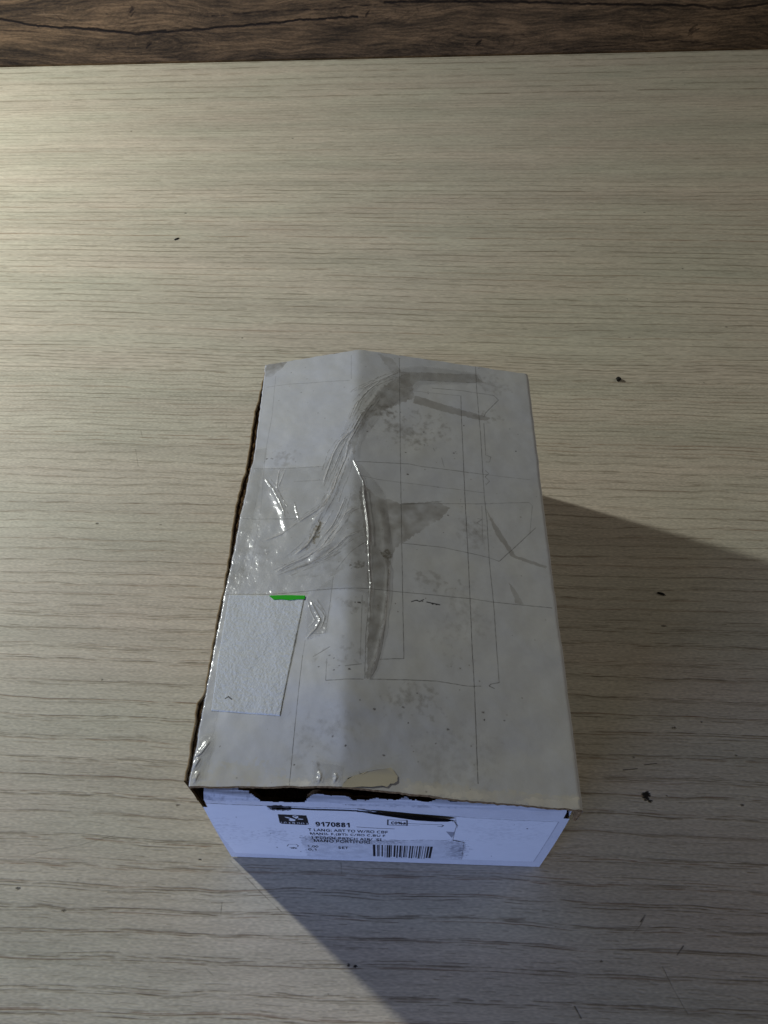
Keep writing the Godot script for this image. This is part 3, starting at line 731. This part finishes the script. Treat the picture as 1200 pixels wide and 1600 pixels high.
	for j in ny:
		var b := float(j) / (ny - 1)
		var z0 := lerpf(-0.2960, -0.0012, b)
		var z1 := lerpf(-0.2902, 0.0010, b)
		for i in nx:
			var a := clampf((i - 5) / float(nx - 13), 0.0, 1.0)
			var z := lerpf(z0, z1, a)
			if j == ny - 1:
				z += 0.0004 * noise.get_noise_2d(a * 9.0, 3.0) + 0.0004 * noise.get_noise_2d(a * 70.0, 8.0) * smoothstep(0.35, 0.6, a)
				z += 0.0022 * smoothstep(0.25, 0.9, a)
			elif j == 0:
				z += 0.0006 * noise.get_noise_2d(a * 18.0, 13.0)
			var xl := along(inner_edge, z) + 0.0004 * noise.get_noise_1d(z * 160.0)
			var xr := lerpf(0.0884, 0.0894, b) + 0.0004 * noise.get_noise_1d(z * 60.0 + 30.0)
			var x := lerpf(xl, xr, a)
			var q := Vector3(x, lid_height(x, z), z)
			if j == ny - 1:
				q.y -= 0.0004 * smoothstep(0.6, 1.0, a)
			if i < 5:                                   # left edge rounded over
				var w := (5 - i) / 5.0 * PI / 2.0
				q += Vector3(-0.0010 * sin(w), -0.0012 * (1.0 - cos(w)) - (0.0008 if i == 0 else 0.0), 0.0)
			elif i > nx - 8:                            # right edge folded down into the side
				var w := minf((i - nx + 8) / 5.0, 1.0) * PI / 2.0
				q += Vector3(round * sin(w), -round * (1.0 - cos(w)) - (0.006 * (i - nx + 3) if i > nx - 3 else 0.0), 0.0)
			p.append(q)
			uv.append(lid_uv(q.x, q.z))
			below.append(q - Vector3(0.0, 0.0024, 0.0) + Vector3(0.0004 if i < 5 else (-0.0016 if i > nx - 8 else 0.0), 0.0, 0.0))
			if j == ny - 1:
				front.append(q)
	var lid := part("lid", sheet(p, uv, nx, ny), lm, root)
	part("lid_inside", sheet(below, uv, nx, ny), kraft, lid)
	for end in 2:
		var ep := PackedVector3Array()
		var eu := PackedVector2Array()
		for r in 4:
			for i in nx:
				var k := i + (nx * (ny - 1) if end == 0 else 0)
				var t := r / 3.0
				var q := p[k].lerp(below[k], t)
				q.z += (0.0004 * sin(t * PI) + 0.0003 * noise.get_noise_2d(i * 0.7, r * 5.0)) * (1.0 if end == 0 else -1.0)
				ep.append(q)
				eu.append(Vector2(i * 0.1, t))
		part("torn_edge", sheet(ep, eu, nx, 4), kraft, lid)
	# ---- left side: open corrugated edge, bulging out
	var side := Node3D.new()
	side.name = "left_panel"
	root.add_child(side)
	var liner_out := PackedVector3Array()
	var flute := PackedVector3Array()
	var liner_in := PackedVector3Array()
	var suv := PackedVector2Array()
	var nz := 150
	for j in nz:
		var z := lerpf(-0.2945, -0.0045, j / (nz - 1.0))
		var xo := along(outer, z) - 0.0007 + 0.0006 * noise.get_noise_1d(z * 110.0)
		var xi := maxf(along(inner_edge, z) - 0.0003, xo + 0.0022)
		var top := 0.1148 + 0.0007 * noise.get_noise_1d(z * 90.0 + 5.0)
		var low := -0.0895
		var strip := func(x0: float, x1: float, y: float) -> Array:
			var foot := low + (x0 - xo) * 0.5
			return [Vector3(foot, 0.002, z), Vector3(lerpf(foot, x0, 0.75), y - 0.02, z), Vector3(x0, y - 0.0008, z), Vector3(x0 + 0.0002, y, z), Vector3(x1 - 0.0002, y, z), Vector3(x1, y - 0.0008, z), Vector3(x1, y - 0.03, z)]
		for q in strip.call(xo, xo + 0.0013, top):
			liner_out.append(q)
		var wave := 0.0006 * sin(z * 1100.0)
		for q in strip.call(xo + 0.0014 + wave * 0.5, xi - 0.0011 + wave * 0.5, top - 0.0012 - 0.0008 * noise.get_noise_1d(z * 300.0)):
			flute.append(q)
		for q in strip.call(xi - 0.0009, xi - 0.0004, top - 0.0004 + 0.0006 * noise.get_noise_1d(z * 140.0 + 50.0)):
			liner_in.append(q)
		for q in 7:
			suv.append(Vector2(q / 6.0, z * 10.0))
	part("outer_liner", sheet(liner_out, suv, 7, nz), mat(Color8(156, 136, 106), 0.85, 0.3), side)
	part("flute", sheet(flute, suv, 7, nz), mat(Color8(100, 78, 54), 0.95, 0.2), side)
	part("inner_liner", sheet(liner_in, suv, 7, nz), mat(Color8(116, 100, 76), 0.9, 0.2), side)
	# ---- right side, back and bottom
	var rp := PackedVector3Array()
	var ru := PackedVector2Array()
	for j in 40:
		var z := lerpf(-0.2900, -0.0010, j / 39.0)
		for i in 12:
			var t := i / 11.0
			var x := lerpf(0.0896, 0.0902, t) + 0.0008 * sin(t * PI) + 0.0003 * noise.get_noise_2d(z * 30.0, t * 3.0)
			rp.append(Vector3(x, lerpf(0.1115, 0.0005, t), z))
			ru.append(Vector2(t, z * 10.0))
	var rpart := part("right_panel", sheet(rp, ru, 12, 40), paper, root)
	for q in rp.size():
		rp[q].x -= 0.003
	part("raw_back", sheet(rp, ru, 12, 40), kraft, rpart)
	part("back_panel", slab(Vector3(0.178, 0.115, 0.003), Vector3(-0.001, 0.058, -0.2908)), paper, root)
	part("bottom_panel", slab(Vector3(0.176, 0.003, 0.285), Vector3(0.0, 0.0022, -0.147)), kraft, root)
	build_front(root, kraft)
	build_lid_things(root)

func front_uv(x: float, y: float) -> Vector2:
	return Vector2((x + 0.095) / 0.19, 1.0 - y / 0.13)

func paint_front() -> Canvas:
	var c := Canvas.new(1280, 876, Rect2(-0.095, 0.0, 0.19, 0.13), true)
	var i := 0
	for y in c.h:
		for x in c.w:
			var v := 1.0 + 0.02 * noise.get_noise_2d(x * 0.007, y * 0.007 + 5.0) + 0.02 * noise.get_noise_2d(x * 0.06, y * 0.06) + 0.015 * noise.get_noise_2d(x * 0.4, y * 0.4)
			c.d[i] = int(206.0 * v)
			c.d[i + 1] = int(207.0 * v)
			c.d[i + 2] = int(212.0 * v)
			i += 3
	var black := Color8(18, 16, 20)
	var white := Color8(226, 228, 232)
	# big pale label
	c.poly([Vector2(-0.0910,0.0982), Vector2(-0.0466,0.0959), Vector2(-0.0093,0.0978), Vector2(0.0350,0.0895), Vector2(0.0856,0.0877), Vector2(0.0851,0.0124), Vector2(0.0366,0.0117), Vector2(-0.0440,0.0070), Vector2(-0.0853,0.0101)], white, 0.75, 0.0003, 0.1)
	# lower half under dull tape, frayed at its upper rim
	c.poly([Vector2(-0.0450,0.0477), Vector2(-0.0270,0.0521), Vector2(-0.0136,0.0466), Vector2(0.0069,0.0490), Vector2(0.0380,0.0502), Vector2(0.0440,0.0437), Vector2(0.0446,0.0113), Vector2(-0.0432,0.0071)], Color8(176, 178, 184), 0.6, 0.001, 0.4)
	c.poly([Vector2(-0.0455,0.0500), Vector2(-0.0337,0.0537), Vector2(-0.0203,0.0494), Vector2(-0.0137,0.0442), Vector2(-0.0242,0.0393), Vector2(-0.0414,0.0409)], Color8(128, 128, 132), 0.5, 0.003, 0.9, 14.0)
	c.poly([Vector2(-0.0187,0.0472), Vector2(-0.0033,0.0490), Vector2(0.0103,0.0470), Vector2(0.0087,0.0407), Vector2(-0.0138,0.0393)], Color8(122, 122, 126), 0.5, 0.003, 0.9, 14.0)
	c.poly([Vector2(0.0338,0.0533), Vector2(0.0420,0.0507), Vector2(0.0450,0.0155), Vector2(0.0355,0.0170)], Color8(150, 152, 158), 0.5, 0.003, 0.9, 26.0)
	c.line([Vector2(-0.0893,0.0974), Vector2(-0.0621,0.0963), Vector2(-0.0466,0.0959), Vector2(-0.0094,0.0968)], 0.0006, black, 0.8, 0.3)
	c.poly([Vector2(-0.0572,0.0958), Vector2(-0.0527,0.0972), Vector2(-0.0450,0.0961), Vector2(-0.0463,0.0930), Vector2(-0.0513,0.0925), Vector2(-0.0563,0.0930)], black, 0.85, 0.0008, 0.2)
	c.line([Vector2(-0.0125,0.0965), Vector2(-0.0078,0.0950), Vector2(-0.0032,0.0945)], 0.0016, black, 0.7, 0.3)
	c.line([Vector2(0.0325,0.0902), Vector2(0.0439,0.0884), Vector2(0.0628,0.0873), Vector2(0.0858,0.0867)], 0.0005, black, 0.55, 0.3)
	c.line([Vector2(0.0858,0.0867), Vector2(0.0853,0.0462), Vector2(0.0851,0.0124)], 0.0005, Color8(120, 120, 130), 0.5, 0.2)
	c.line([Vector2(0.0001,0.0458), Vector2(0.0204,0.0505), Vector2(0.0339,0.0509)], 0.0006, black, 0.6, 0.5)
	c.line([Vector2(0.0353,0.0864), Vector2(0.0365,0.0750), Vector2(0.0360,0.0593)], 0.0004, black, 0.45, 0.3)
	c.poly([Vector2(0.0318,0.0668), Vector2(0.0365,0.0662), Vector2(0.0356,0.0558)], Color8(116, 118, 128), 0.7)
	# printed rules and stamp
	c.line([Vector2(-0.0137,0.0695), Vector2(-0.0033,0.0684), Vector2(0.0052,0.0683)], 0.0007, black, 0.75)
	c.line([Vector2(0.0019,0.0829), Vector2(0.0114,0.0829), Vector2(0.0116,0.0744), Vector2(0.0019,0.0744), Vector2(0.0019,0.0829)], 0.0007, black, 0.85)
	c.line([Vector2(0.0119,0.0776), Vector2(0.0289,0.0774), Vector2(0.0299,0.0764), Vector2(0.0291,0.0742), Vector2(0.0271,0.0750)], 0.0006, black, 0.7, 0.2)
	c.line([Vector2(0.0120,0.0744), Vector2(0.0177,0.0751)], 0.0005, black, 0.4, 0.4)
	# emblem: black field with a white running figure and a row of worn small characters
	c.poly([Vector2(-0.0526,0.0863), Vector2(-0.0384,0.0858), Vector2(-0.0383,0.0711), Vector2(-0.0399,0.0699), Vector2(-0.0523,0.0707), Vector2(-0.0531,0.0727)], black, 0.95)
	c.poly([Vector2(-0.0499,0.0820), Vector2(-0.0480,0.0817), Vector2(-0.0462,0.0798), Vector2(-0.0445,0.0779), Vector2(-0.0450,0.0757), Vector2(-0.0473,0.0755), Vector2(-0.0481,0.0770), Vector2(-0.0472,0.0792), Vector2(-0.0490,0.0806)], white, 0.95)
	c.poly([Vector2(-0.0458,0.0840), Vector2(-0.0441,0.0852), Vector2(-0.0427,0.0838), Vector2(-0.0427,0.0818), Vector2(-0.0440,0.0795), Vector2(-0.0451,0.0815)], white, 0.95)
	c.blob([Vector2(-0.0442,0.0833)][0], 0.0007, black, 0.95)
	c.poly([Vector2(-0.0430,0.0802), Vector2(-0.0405,0.0794), Vector2(-0.0407,0.0783), Vector2(-0.0434,0.0785)], white, 0.9)
	for q in [Vector2(-0.0521,0.0729), Vector2(-0.0508,0.0728), Vector2(-0.0496,0.0731), Vector2(-0.0480,0.0726), Vector2(-0.0465,0.0730), Vector2(-0.0456,0.0727), Vector2(-0.0439,0.0727), Vector2(-0.0429,0.0728), Vector2(-0.0420,0.0724), Vector2(-0.0407,0.0724), Vector2(-0.0392,0.0721)]:
		c.line([q + Vector2(0.0, -0.0010), q + Vector2(rng.randf_range(-0.0003, 0.0003), 0.0010)], rng.randf_range(0.0004, 0.0008), white, 0.75)
	# carton symbol
	c.line([Vector2(-0.0533,0.0296), Vector2(-0.0522,0.0335), Vector2(-0.0479,0.0340), Vector2(-0.0471,0.0316), Vector2(-0.0476,0.0290)], 0.0005, black, 0.7, 0.3)
	c.blob([Vector2(-0.0500,0.0262)][0], 0.0013, black, 0.9, 1.3)
	# bar code
	var x := [Vector2(-0.0060,0.0118)][0].x as float
	var x_end := [Vector2(0.0269,0.0159)][0].x as float
	var y0 := [Vector2(0.0111,0.0139)][0].y as float
	var y1 := [Vector2(0.0105,0.0385)][0].y as float
	var bars := RandomNumberGenerator.new()
	bars.seed = 5
	var unit := (x_end - x) / 95.0
	var n := 0
	while n < 95:
		var wide := bars.randi_range(1, 3)
		if n == 0 or n > 86:
			wide = 4
		var drop := 0.0 if bars.randf() < 0.6 else 0.0018
		c.poly([Vector2(x + n * unit, y0 - drop), Vector2(x + (n + wide) * unit, y0 - drop), Vector2(x + (n + wide) * unit, y1), Vector2(x + n * unit, y1)], black, 0.93)
		n += wide + bars.randi_range(1, 2 if bars.randf() < 0.7 else 3)
	# scuffs
	for q in [[[Vector2(-0.0916,0.0518)], Vector2(0.03, 0.03), 0.14], [[Vector2(-0.0578,0.0498)], Vector2(0.014, 0.02), 0.22], [[Vector2(0.0588,0.0687)], Vector2(0.03, 0.03), 0.10], [[Vector2(-0.0824,0.1047)], Vector2(0.03, 0.006), 0.4], [[Vector2(0.0423,0.0310)], Vector2(0.008, 0.02), 0.5], [[Vector2(-0.0001,0.1035)], Vector2(0.05, 0.004), 0.3]]:
		c.smudge(q[0][0], q[1], Color8(90, 92, 104), q[2])
	for q in [Vector2(-0.0745,0.0779), Vector2(-0.0600,0.0519), Vector2(-0.0594,0.0251), Vector2(0.0602,0.0214), Vector2(0.0650,0.0803), Vector2(-0.0467,0.0188), Vector2(-0.0831,0.0410), Vector2(-0.0185,0.1017), Vector2(0.0722,0.0746)]:
		c.blob(q, rng.randf_range(0.0003, 0.0008), Color8(50, 50, 58), 0.7, 0.6)
	return c

func front_point(x: float, t: float) -> Vector3:   # t up the panel, past 1 over its bent top
	var sag := 0.0009 * noise.get_noise_2d(x * 18.0, t * 2.0) * smoothstep(0.88, 1.0, t)
	if t <= 1.0:
		return Vector3(x, 0.0004 + t * 0.1006, 0.0006 * sin(t * PI) + sag * t)
	var w := minf(t - 1.0, 1.0) * PI * 0.46
	var q := Vector3(x, 0.1010 + 0.0050 * sin(w), sag - 0.0050 * (1.0 - cos(w)))
	if t > 2.0:
		q += Vector3(0.0, 0.0022, -0.022) * (t - 2.0)
	return q

func build_front(root: Node3D, kraft: Material) -> void:
	var c := paint_front()
	var m := mat(Color.WHITE, 0.62, 0.28)
	m.albedo_texture = c.texture()
	var relief := c.picture()
	relief.convert(Image.FORMAT_L8)
	m.heightmap_enabled = true
	m.heightmap_texture = ImageTexture.create_from_image(relief)
	m.heightmap_scale = 0.004
	var nx := 240
	var ny := 46
	var p := PackedVector3Array()
	var uv := PackedVector2Array()
	var keep := PackedByteArray()
	for j in ny:
		var t := 3.0 - 2.0 * j / 34.0 if j < 34 else lerpf(1.0, 0.0, (j - 34.0) / (ny - 35.0))
		for i in nx:
			var x := lerpf(-0.0888, 0.0902, i / (nx - 1.0))
			var q := front_point(x, t)
			# narrower where the top bends in, so that the corners stand open
			if t > 1.0:
				q.x = clampf(q.x, -0.0868, 0.0868)
			p.append(q)
			uv.append(front_uv(q.x, q.y if t <= 1.2 else 0.106 + (t - 1.2) * 0.004))
			var most := 1.72 + 0.35 * noise.get_noise_1d(x * 60.0)
			if x > -0.0640 and x < -0.0350:
				most = 1.15 + 0.25 * noise.get_noise_1d(x * 90.0) + 0.5 * (1.0 - smoothstep(0.0, 0.005, minf(x + 0.0640, -0.0350 - x)))
			elif x < -0.0655:
				most = 2.6 - 30.0 * (x + 0.0868) + 0.1 * noise.get_noise_1d(x * 60.0)
			var slot := t > most
			var corner := t > 0.93 and (x > 0.0866 or x < -0.0870)
			keep.append(0 if slot or corner else 1)
	var front := part("front_panel", sheet(p, uv, nx, ny, keep), m, root)
	for q in p.size():
		p[q] += Vector3(0.0, -0.0016, -0.0026)
	part("raw_back", sheet(p, uv, nx, ny, keep), kraft, front)
	# printed label, a sheet of its own on the panel; its top rim stands off a little
	var outline := [Vector2(-0.0568,0.0939), Vector2(-0.0467,0.0949), Vector2(-0.0311,0.0956), Vector2(-0.0110,0.0947), Vector2(-0.0001,0.0928), Vector2(0.0156,0.0885), Vector2(0.0342,0.0843), Vector2(0.0363,0.0771), Vector2(0.0358,0.0523), Vector2(0.0422,0.0483), Vector2(0.0438,0.0126), Vector2(0.0002,0.0098), Vector2(-0.0424,0.0086), Vector2(-0.0566,0.0095)]
	var lo := outline[0] as Vector2
	var hi := lo
	for q in outline:
		lo = lo.min(q)
		hi = hi.max(q)
	var ring := PackedVector2Array(outline)
	var lp := PackedVector3Array()
	var lu := PackedVector2Array()
	var lk := PackedByteArray()
	var lx := 160
	var ly := 110
	for j in ly:
		for i in lx:
			var q := Vector2(lerpf(lo.x, hi.x, i / (lx - 1.0)), lerpf(hi.y, lo.y, j / (ly - 1.0)))
			var on := front_point(q.x, (q.y - 0.0004) / 0.1006)
			lp.append(on + Vector3(0.0, 0.0, 0.00035 + 0.0004 * smoothstep(0.078, 0.094, q.y)))
			lu.append(front_uv(q.x, q.y))
			lk.append(1 if inside(q, ring) else 0)
	var label := part("shipping_label", sheet(lp, lu, lx, ly, lk), m, front)
	label.set_meta("label", "printed white label with black emblem, lines of text and bar code")
	# torn gap at the label's upper right rim; its shade is a black sheet
	var tear_shade := [Vector2(-0.0106,0.0957), Vector2(-0.0032,0.0960), Vector2(0.0124,0.0926), Vector2(0.0313,0.0896), Vector2(0.0345,0.0879), Vector2(0.0315,0.0855), Vector2(0.0253,0.0849), Vector2(0.0157,0.0859), Vector2(0.0031,0.0902), Vector2(-0.0047,0.0933)]
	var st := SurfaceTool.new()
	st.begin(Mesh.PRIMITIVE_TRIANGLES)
	var flat := PackedVector2Array(tear_shade)
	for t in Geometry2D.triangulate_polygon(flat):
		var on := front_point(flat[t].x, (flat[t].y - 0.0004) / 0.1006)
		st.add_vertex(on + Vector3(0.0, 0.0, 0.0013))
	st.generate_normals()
	part("tear_shade", st.commit(), mat(Color8(12, 10, 12), 0.9, 0.15), front)
	var ink := mat(Color8(20, 20, 26), 0.85, 0.2)
	for t in [["9170881", [Vector2(-0.0348,0.0682), Vector2(-0.0175,0.0755)], true], ["T LANG: ART TO W/RO CBF", [Vector2(-0.0393,0.0599), Vector2(0.0020,0.0634)], false], ["MANIL F.(BT): C/RO C.BU F", [Vector2(-0.0388,0.0531), Vector2(0.0007,0.0553)], false],
		["I POIGN PRTCH AIR/  SI", [Vector2(-0.0386,0.0461), Vector2(-0.0013,0.0492)], false], ["MANO PORTITORI", [Vector2(-0.0377,0.0402), Vector2(-0.0075,0.0449)], false], ["1,00", [Vector2(-0.0420,0.0284), Vector2(-0.0361,0.0317)], false], ["0,1", [Vector2(-0.0421,0.0220), Vector2(-0.0376,0.0251)], false], ["SET", [Vector2(-0.0250,0.0279), Vector2(-0.0196,0.0311)], false],
		["C0%a", [Vector2(0.0035,0.0757), Vector2(0.0108,0.0797)], true]]:
		var tm := TextMesh.new()
		var font := SystemFont.new()
		font.font_names = PackedStringArray(["Droid Sans"])
		font.font_weight = 700 if t[2] else 500
		tm.font = font
		tm.text = t[0]
		tm.font_size = 32
		tm.pixel_size = 0.001
		tm.depth = 0.002
		tm.horizontal_alignment = HORIZONTAL_ALIGNMENT_CENTER
		var a: Vector2 = t[1][0]
		var b: Vector2 = t[1][1]
		var size := tm.get_aabb().size
		var high := maxf(b.y - a.y, 0.0042)
		var o := part("print_line", tm, ink, label)
		o.position = front_point((a.x + b.x) * 0.5, (a.y + high * 0.5) / 0.1006) + Vector3(0.0, 0.0, 0.00045 + 0.0004 * smoothstep(0.078, 0.094, a.y))
		var centre := tm.get_aabb().get_center()
		o.scale = Vector3(absf(b.x - a.x) / maxf(size.x, 0.001), high / maxf(size.y, 0.001), 0.05)
		o.position -= Vector3(centre.x * o.scale.x, centre.y * o.scale.y, 0.0)

func build_lid_things(root: Node3D) -> void:
	# ---- rough white paper sticker
	var c := Canvas.new(384, 640, Rect2(-0.095, -0.13, 0.06, 0.1))
	var i := 0
	for y in c.h:
		for x in c.w:
			var v := 1.0 + 0.05 * noise.get_noise_2d(x * 0.2, y * 0.2) + 0.07 * absf(noise.get_noise_2d(x * 0.09, y * 0.09))
			c.d[i] = int(clampf(201.0 * v, 0, 255))
			c.d[i + 1] = int(clampf(204.0 * v, 0, 255))
			c.d[i + 2] = int(clampf(207.0 * v, 0, 255))
			i += 3
	c.line([Vector2(-0.0805,-0.0441), Vector2(-0.0790,-0.0450), Vector2(-0.0771,-0.0435)], 0.0006, Color8(70, 68, 64), 0.8)
	var outline := PackedVector2Array([Vector2(-0.0886,-0.1059), Vector2(-0.0731,-0.1043), Vector2(-0.0453,-0.1004), Vector2(-0.0484,-0.0666), Vector2(-0.0513,-0.0335), Vector2(-0.0635,-0.0348), Vector2(-0.0868,-0.0381), Vector2(-0.0883,-0.0703)])
	var hgt := Image.create(384, 640, false, Image.FORMAT_L8)
	for y in 640:
		for x in 384:
			hgt.set_pixel(x, y, Color.WHITE * clampf(0.5 + 0.45 * noise.get_noise_2d((x + y) * 0.10, (y - x) * 0.045) + 0.6 * noise.get_noise_2d(x * 0.035 + 9.0, y * 0.035) + 0.25 * noise.get_noise_2d(x * 0.3, y * 0.3), 0.0, 1.0))
	var m := mat(Color.WHITE, 0.75, 0.35)
	m.albedo_texture = c.texture()
	m.heightmap_enabled = true
	m.heightmap_texture = ImageTexture.create_from_image(hgt)
	m.heightmap_scale = 0.016
	var box := Rect2(outline[0], Vector2.ZERO)
	for q in outline:
		box = box.expand(q)
	var nx := 110
	var ny := 170
	var p := PackedVector3Array()
	var uv := PackedVector2Array()
	# rows follow the sticker's own slanted sides
	var left := [outline[0], outline[7], outline[6]]
	var right := [outline[2], outline[3], outline[4]]
	for j in ny:
		var t := j / (ny - 1.0)
		var l: Vector2 = left[0].lerp(left[1], t * 2.0) if t < 0.5 else left[1].lerp(left[2], t * 2.0 - 1.0)
		var r: Vector2 = right[0].lerp(right[1], t * 2.0) if t < 0.5 else right[1].lerp(right[2], t * 2.0 - 1.0)
		for k in nx:
			var q := l.lerp(r, k / (nx - 1.0))
			var rim := minf(minf(k, nx - 1 - k), minf(j, ny - 1 - j))
			var y := lid_height(q.x, q.y) + (0.00035 if rim > 0 else 0.00002) + 0.00010 * noise.get_noise_2d(q.x * 500.0, q.y * 500.0)
			p.append(Vector3(q.x, y, q.y))
			uv.append(Vector2((q.x + 0.095) / 0.06, (q.y + 0.13) / 0.1))
	var sticker := part("paper_sticker", sheet(p, uv, nx, ny), m, root)
	sticker.set_meta("label", "rough white blank paper sticker with a green stroke at its corner")
	# green marker stroke
	var g := [Vector2(-0.0656,-0.1022), Vector2(-0.0642,-0.1022), Vector2(-0.0549,-0.1013), Vector2(-0.0453,-0.0998), Vector2(-0.0454,-0.0976), Vector2(-0.0493,-0.0979), Vector2(-0.0538,-0.0980), Vector2(-0.0581,-0.0989), Vector2(-0.0624,-0.0992)]
	var st := SurfaceTool.new()
	st.begin(Mesh.PRIMITIVE_TRIANGLES)
	var flat := PackedVector2Array(g)
	for t in Geometry2D.triangulate_polygon(flat):
		st.add_vertex(Vector3(flat[t].x, lid_height(flat[t].x, flat[t].y) + 0.00065, flat[t].y))
	st.generate_normals()
	part("green_mark", st.commit(), mat(Color8(44, 176, 36), 0.8, 0.3), sticker)
	# ---- clear tape
	var clear := mat(Color(0.84, 0.83, 0.81, 0.05), 0.17, 0.5)
	clear.transparency = BaseMaterial3D.TRANSPARENCY_ALPHA
	tape("clear_tape", [Vector2(-0.0863,-0.1972), Vector2(-0.0429,-0.1912), Vector2(-0.0344,-0.2100), Vector2(-0.0287,-0.2366), Vector2(-0.0125,-0.2618), Vector2(0.0033,-0.2805), Vector2(0.0172,-0.2850), Vector2(0.0546,-0.2847), Vector2(0.0594,-0.2754), Vector2(0.0172,-0.2672), Vector2(-0.0076,-0.2388), Vector2(-0.0212,-0.2084), Vector2(-0.0215,-0.1915), Vector2(-0.0055,-0.1702), Vector2(0.0000,-0.1297), Vector2(-0.0010,-0.0887), Vector2(-0.0055,-0.0659), Vector2(-0.0087,-0.0515), Vector2(-0.0112,-0.0519), Vector2(-0.0122,-0.0872), Vector2(-0.0142,-0.1006), Vector2(-0.0375,-0.1027), Vector2(-0.0443,-0.1011), Vector2(-0.0900,-0.1061), Vector2(-0.0898,-0.1322), Vector2(-0.0890,-0.1736)], 0.00035, 0.00035, clear, root)
	tape("clear_tape", [Vector2(-0.0448,-0.0984), Vector2(-0.0312,-0.1104), Vector2(-0.0315,-0.0910), Vector2(-0.0320,-0.0760), Vector2(-0.0424,-0.0733)], 0.00025, 0.0005, clear, root)
	# strip of tape folded round the left rim
	var p2 := PackedVector3Array()
	var u2 := PackedVector2Array()
	var nz := 260
	for j in nz:
		var z := lerpf(-0.2140, -0.0040, j / (nz - 1.0))
		var x0 := along(inner_edge, z) + 0.0004 * noise.get_noise_1d(z * 160.0)
		for k in 14:
			var crumple := 0.00022 * noise.get_noise_2d(z * 420.0, k * 0.6) + 0.00012 * noise.get_noise_2d(z * 1200.0, k * 1.2)
			if k < 8:
				var w := (1.0 - k / 7.0) * PI * 0.5
				p2.append(Vector3(x0 - 0.0014 * sin(w), lid_height(x0, z) + 0.0003 - 0.0016 * (1.0 - cos(w)) + crumple, z))
			else:
				var x := x0 + (k - 7) * 0.0012
				p2.append(Vector3(x, lid_height(x, z) + 0.00028 + crumple * 0.5, z))
			u2.append(Vector2(k, z))
	part("clear_tape", sheet(p2, u2, 14, nz), clear, root)
	# tape end crumpled at the near left corner
	tape("clear_tape", [Vector2(-0.0916,-0.0185), Vector2(-0.0891,-0.0255), Vector2(-0.0827,-0.0258), Vector2(-0.0821,-0.0183), Vector2(-0.0849,-0.0128), Vector2(-0.0860,-0.0020), Vector2(-0.0901,-0.0020)], 0.0004, 0.0003, clear, root)
	tape("clear_tape", [Vector2(-0.0338,-0.0116), Vector2(-0.0197,-0.0096), Vector2(-0.0197,-0.0007), Vector2(-0.0329,-0.0011)], 0.0003, 0.0003, clear, root)
	# ---- torn scrap of backing paper at the near edge
	var scrap := [Vector2(-0.0193,0.0002), Vector2(-0.0186,-0.0016), Vector2(-0.0175,-0.0025), Vector2(-0.0167,-0.0040), Vector2(-0.0144,-0.0047), Vector2(-0.0121,-0.0060), Vector2(-0.0104,-0.0061), Vector2(-0.0072,-0.0078), Vector2(-0.0034,-0.0086), Vector2(-0.0005,-0.0091), Vector2(0.0027,-0.0100), Vector2(0.0036,-0.0091), Vector2(0.0043,-0.0074), Vector2(0.0058,-0.0063), Vector2(0.0052,-0.0049), Vector2(0.0058,-0.0040), Vector2(0.0041,-0.0028), Vector2(0.0026,-0.0027), Vector2(0.0012,-0.0011), Vector2(-0.0014,-0.0015), Vector2(-0.0061,-0.0006), Vector2(-0.0101,-0.0006), Vector2(-0.0147,0.0001)]
	st = SurfaceTool.new()
	st.begin(Mesh.PRIMITIVE_TRIANGLES)
	flat = PackedVector2Array(scrap)
	for t in Geometry2D.triangulate_polygon(flat):
		st.add_vertex(Vector3(flat[t].x, lid_height(flat[t].x, flat[t].y) + 0.0004, flat[t].y))
	st.generate_normals()
	var scrap_part := part("paper_scrap", st.commit(), mat(Color8(188, 181, 162), 0.85), root)
	scrap_part.set_meta("label", "torn cream paper scrap at the near edge of the lid")

# ---------------------------------------------------------------- loose bits on the table
func crumb(called: String, at: Vector2, size: Vector3, turn: float, label: String, c: Color, s: int) -> void:
	var ball := SphereMesh.new()
	ball.radial_segments = 14
	ball.rings = 8
	var arrays := ball.get_mesh_arrays()
	var v: PackedVector3Array = arrays[Mesh.ARRAY_VERTEX]
	for i in v.size():
		var q := v[i]
		q *= 1.0 + 0.35 * noise.get_noise_3d(q.x * 2.0 + s, q.y * 2.0, q.z * 2.0)
		q.y = maxf(q.y, -0.35)
		v[i] = Vector3(q.x * size.x, (q.y + 0.35) * size.y, q.z * size.z + size.x * 0.25 * q.x * q.x)
	arrays[Mesh.ARRAY_VERTEX] = v
	var mesh := ArrayMesh.new()
	mesh.add_surface_from_arrays(Mesh.PRIMITIVE_TRIANGLES, arrays)
	var o := part(called, mesh, mat(c, 0.8), self)
	o.position = Vector3(at.x, 0.0001, at.y)
	o.rotation.y = turn
	o.set_meta("label", label)
	o.set_meta("category", "crumb")

func build_crumbs() -> void:
	crumb("crumb", [Vector2(0.2023,-0.4209)][0], Vector3(0.0048, 0.004, 0.0046), 0.4, "small round black crumb on the table behind the box to its right", Color8(20, 18, 16), 1)
	crumb("fibre", [Vector2(0.1971,-0.1900)][0], Vector3(0.0060, 0.0016, 0.0016), -0.35, "thin black fibre lying in the shadow right of the box", Color8(18, 16, 15), 4)
	crumb("fibre", [Vector2(-0.2473,-0.6339)][0], Vector3(0.0062, 0.0016, 0.0018), 0.75, "thin dark splinter lying on the far left of the table", Color8(30, 27, 24), 9)
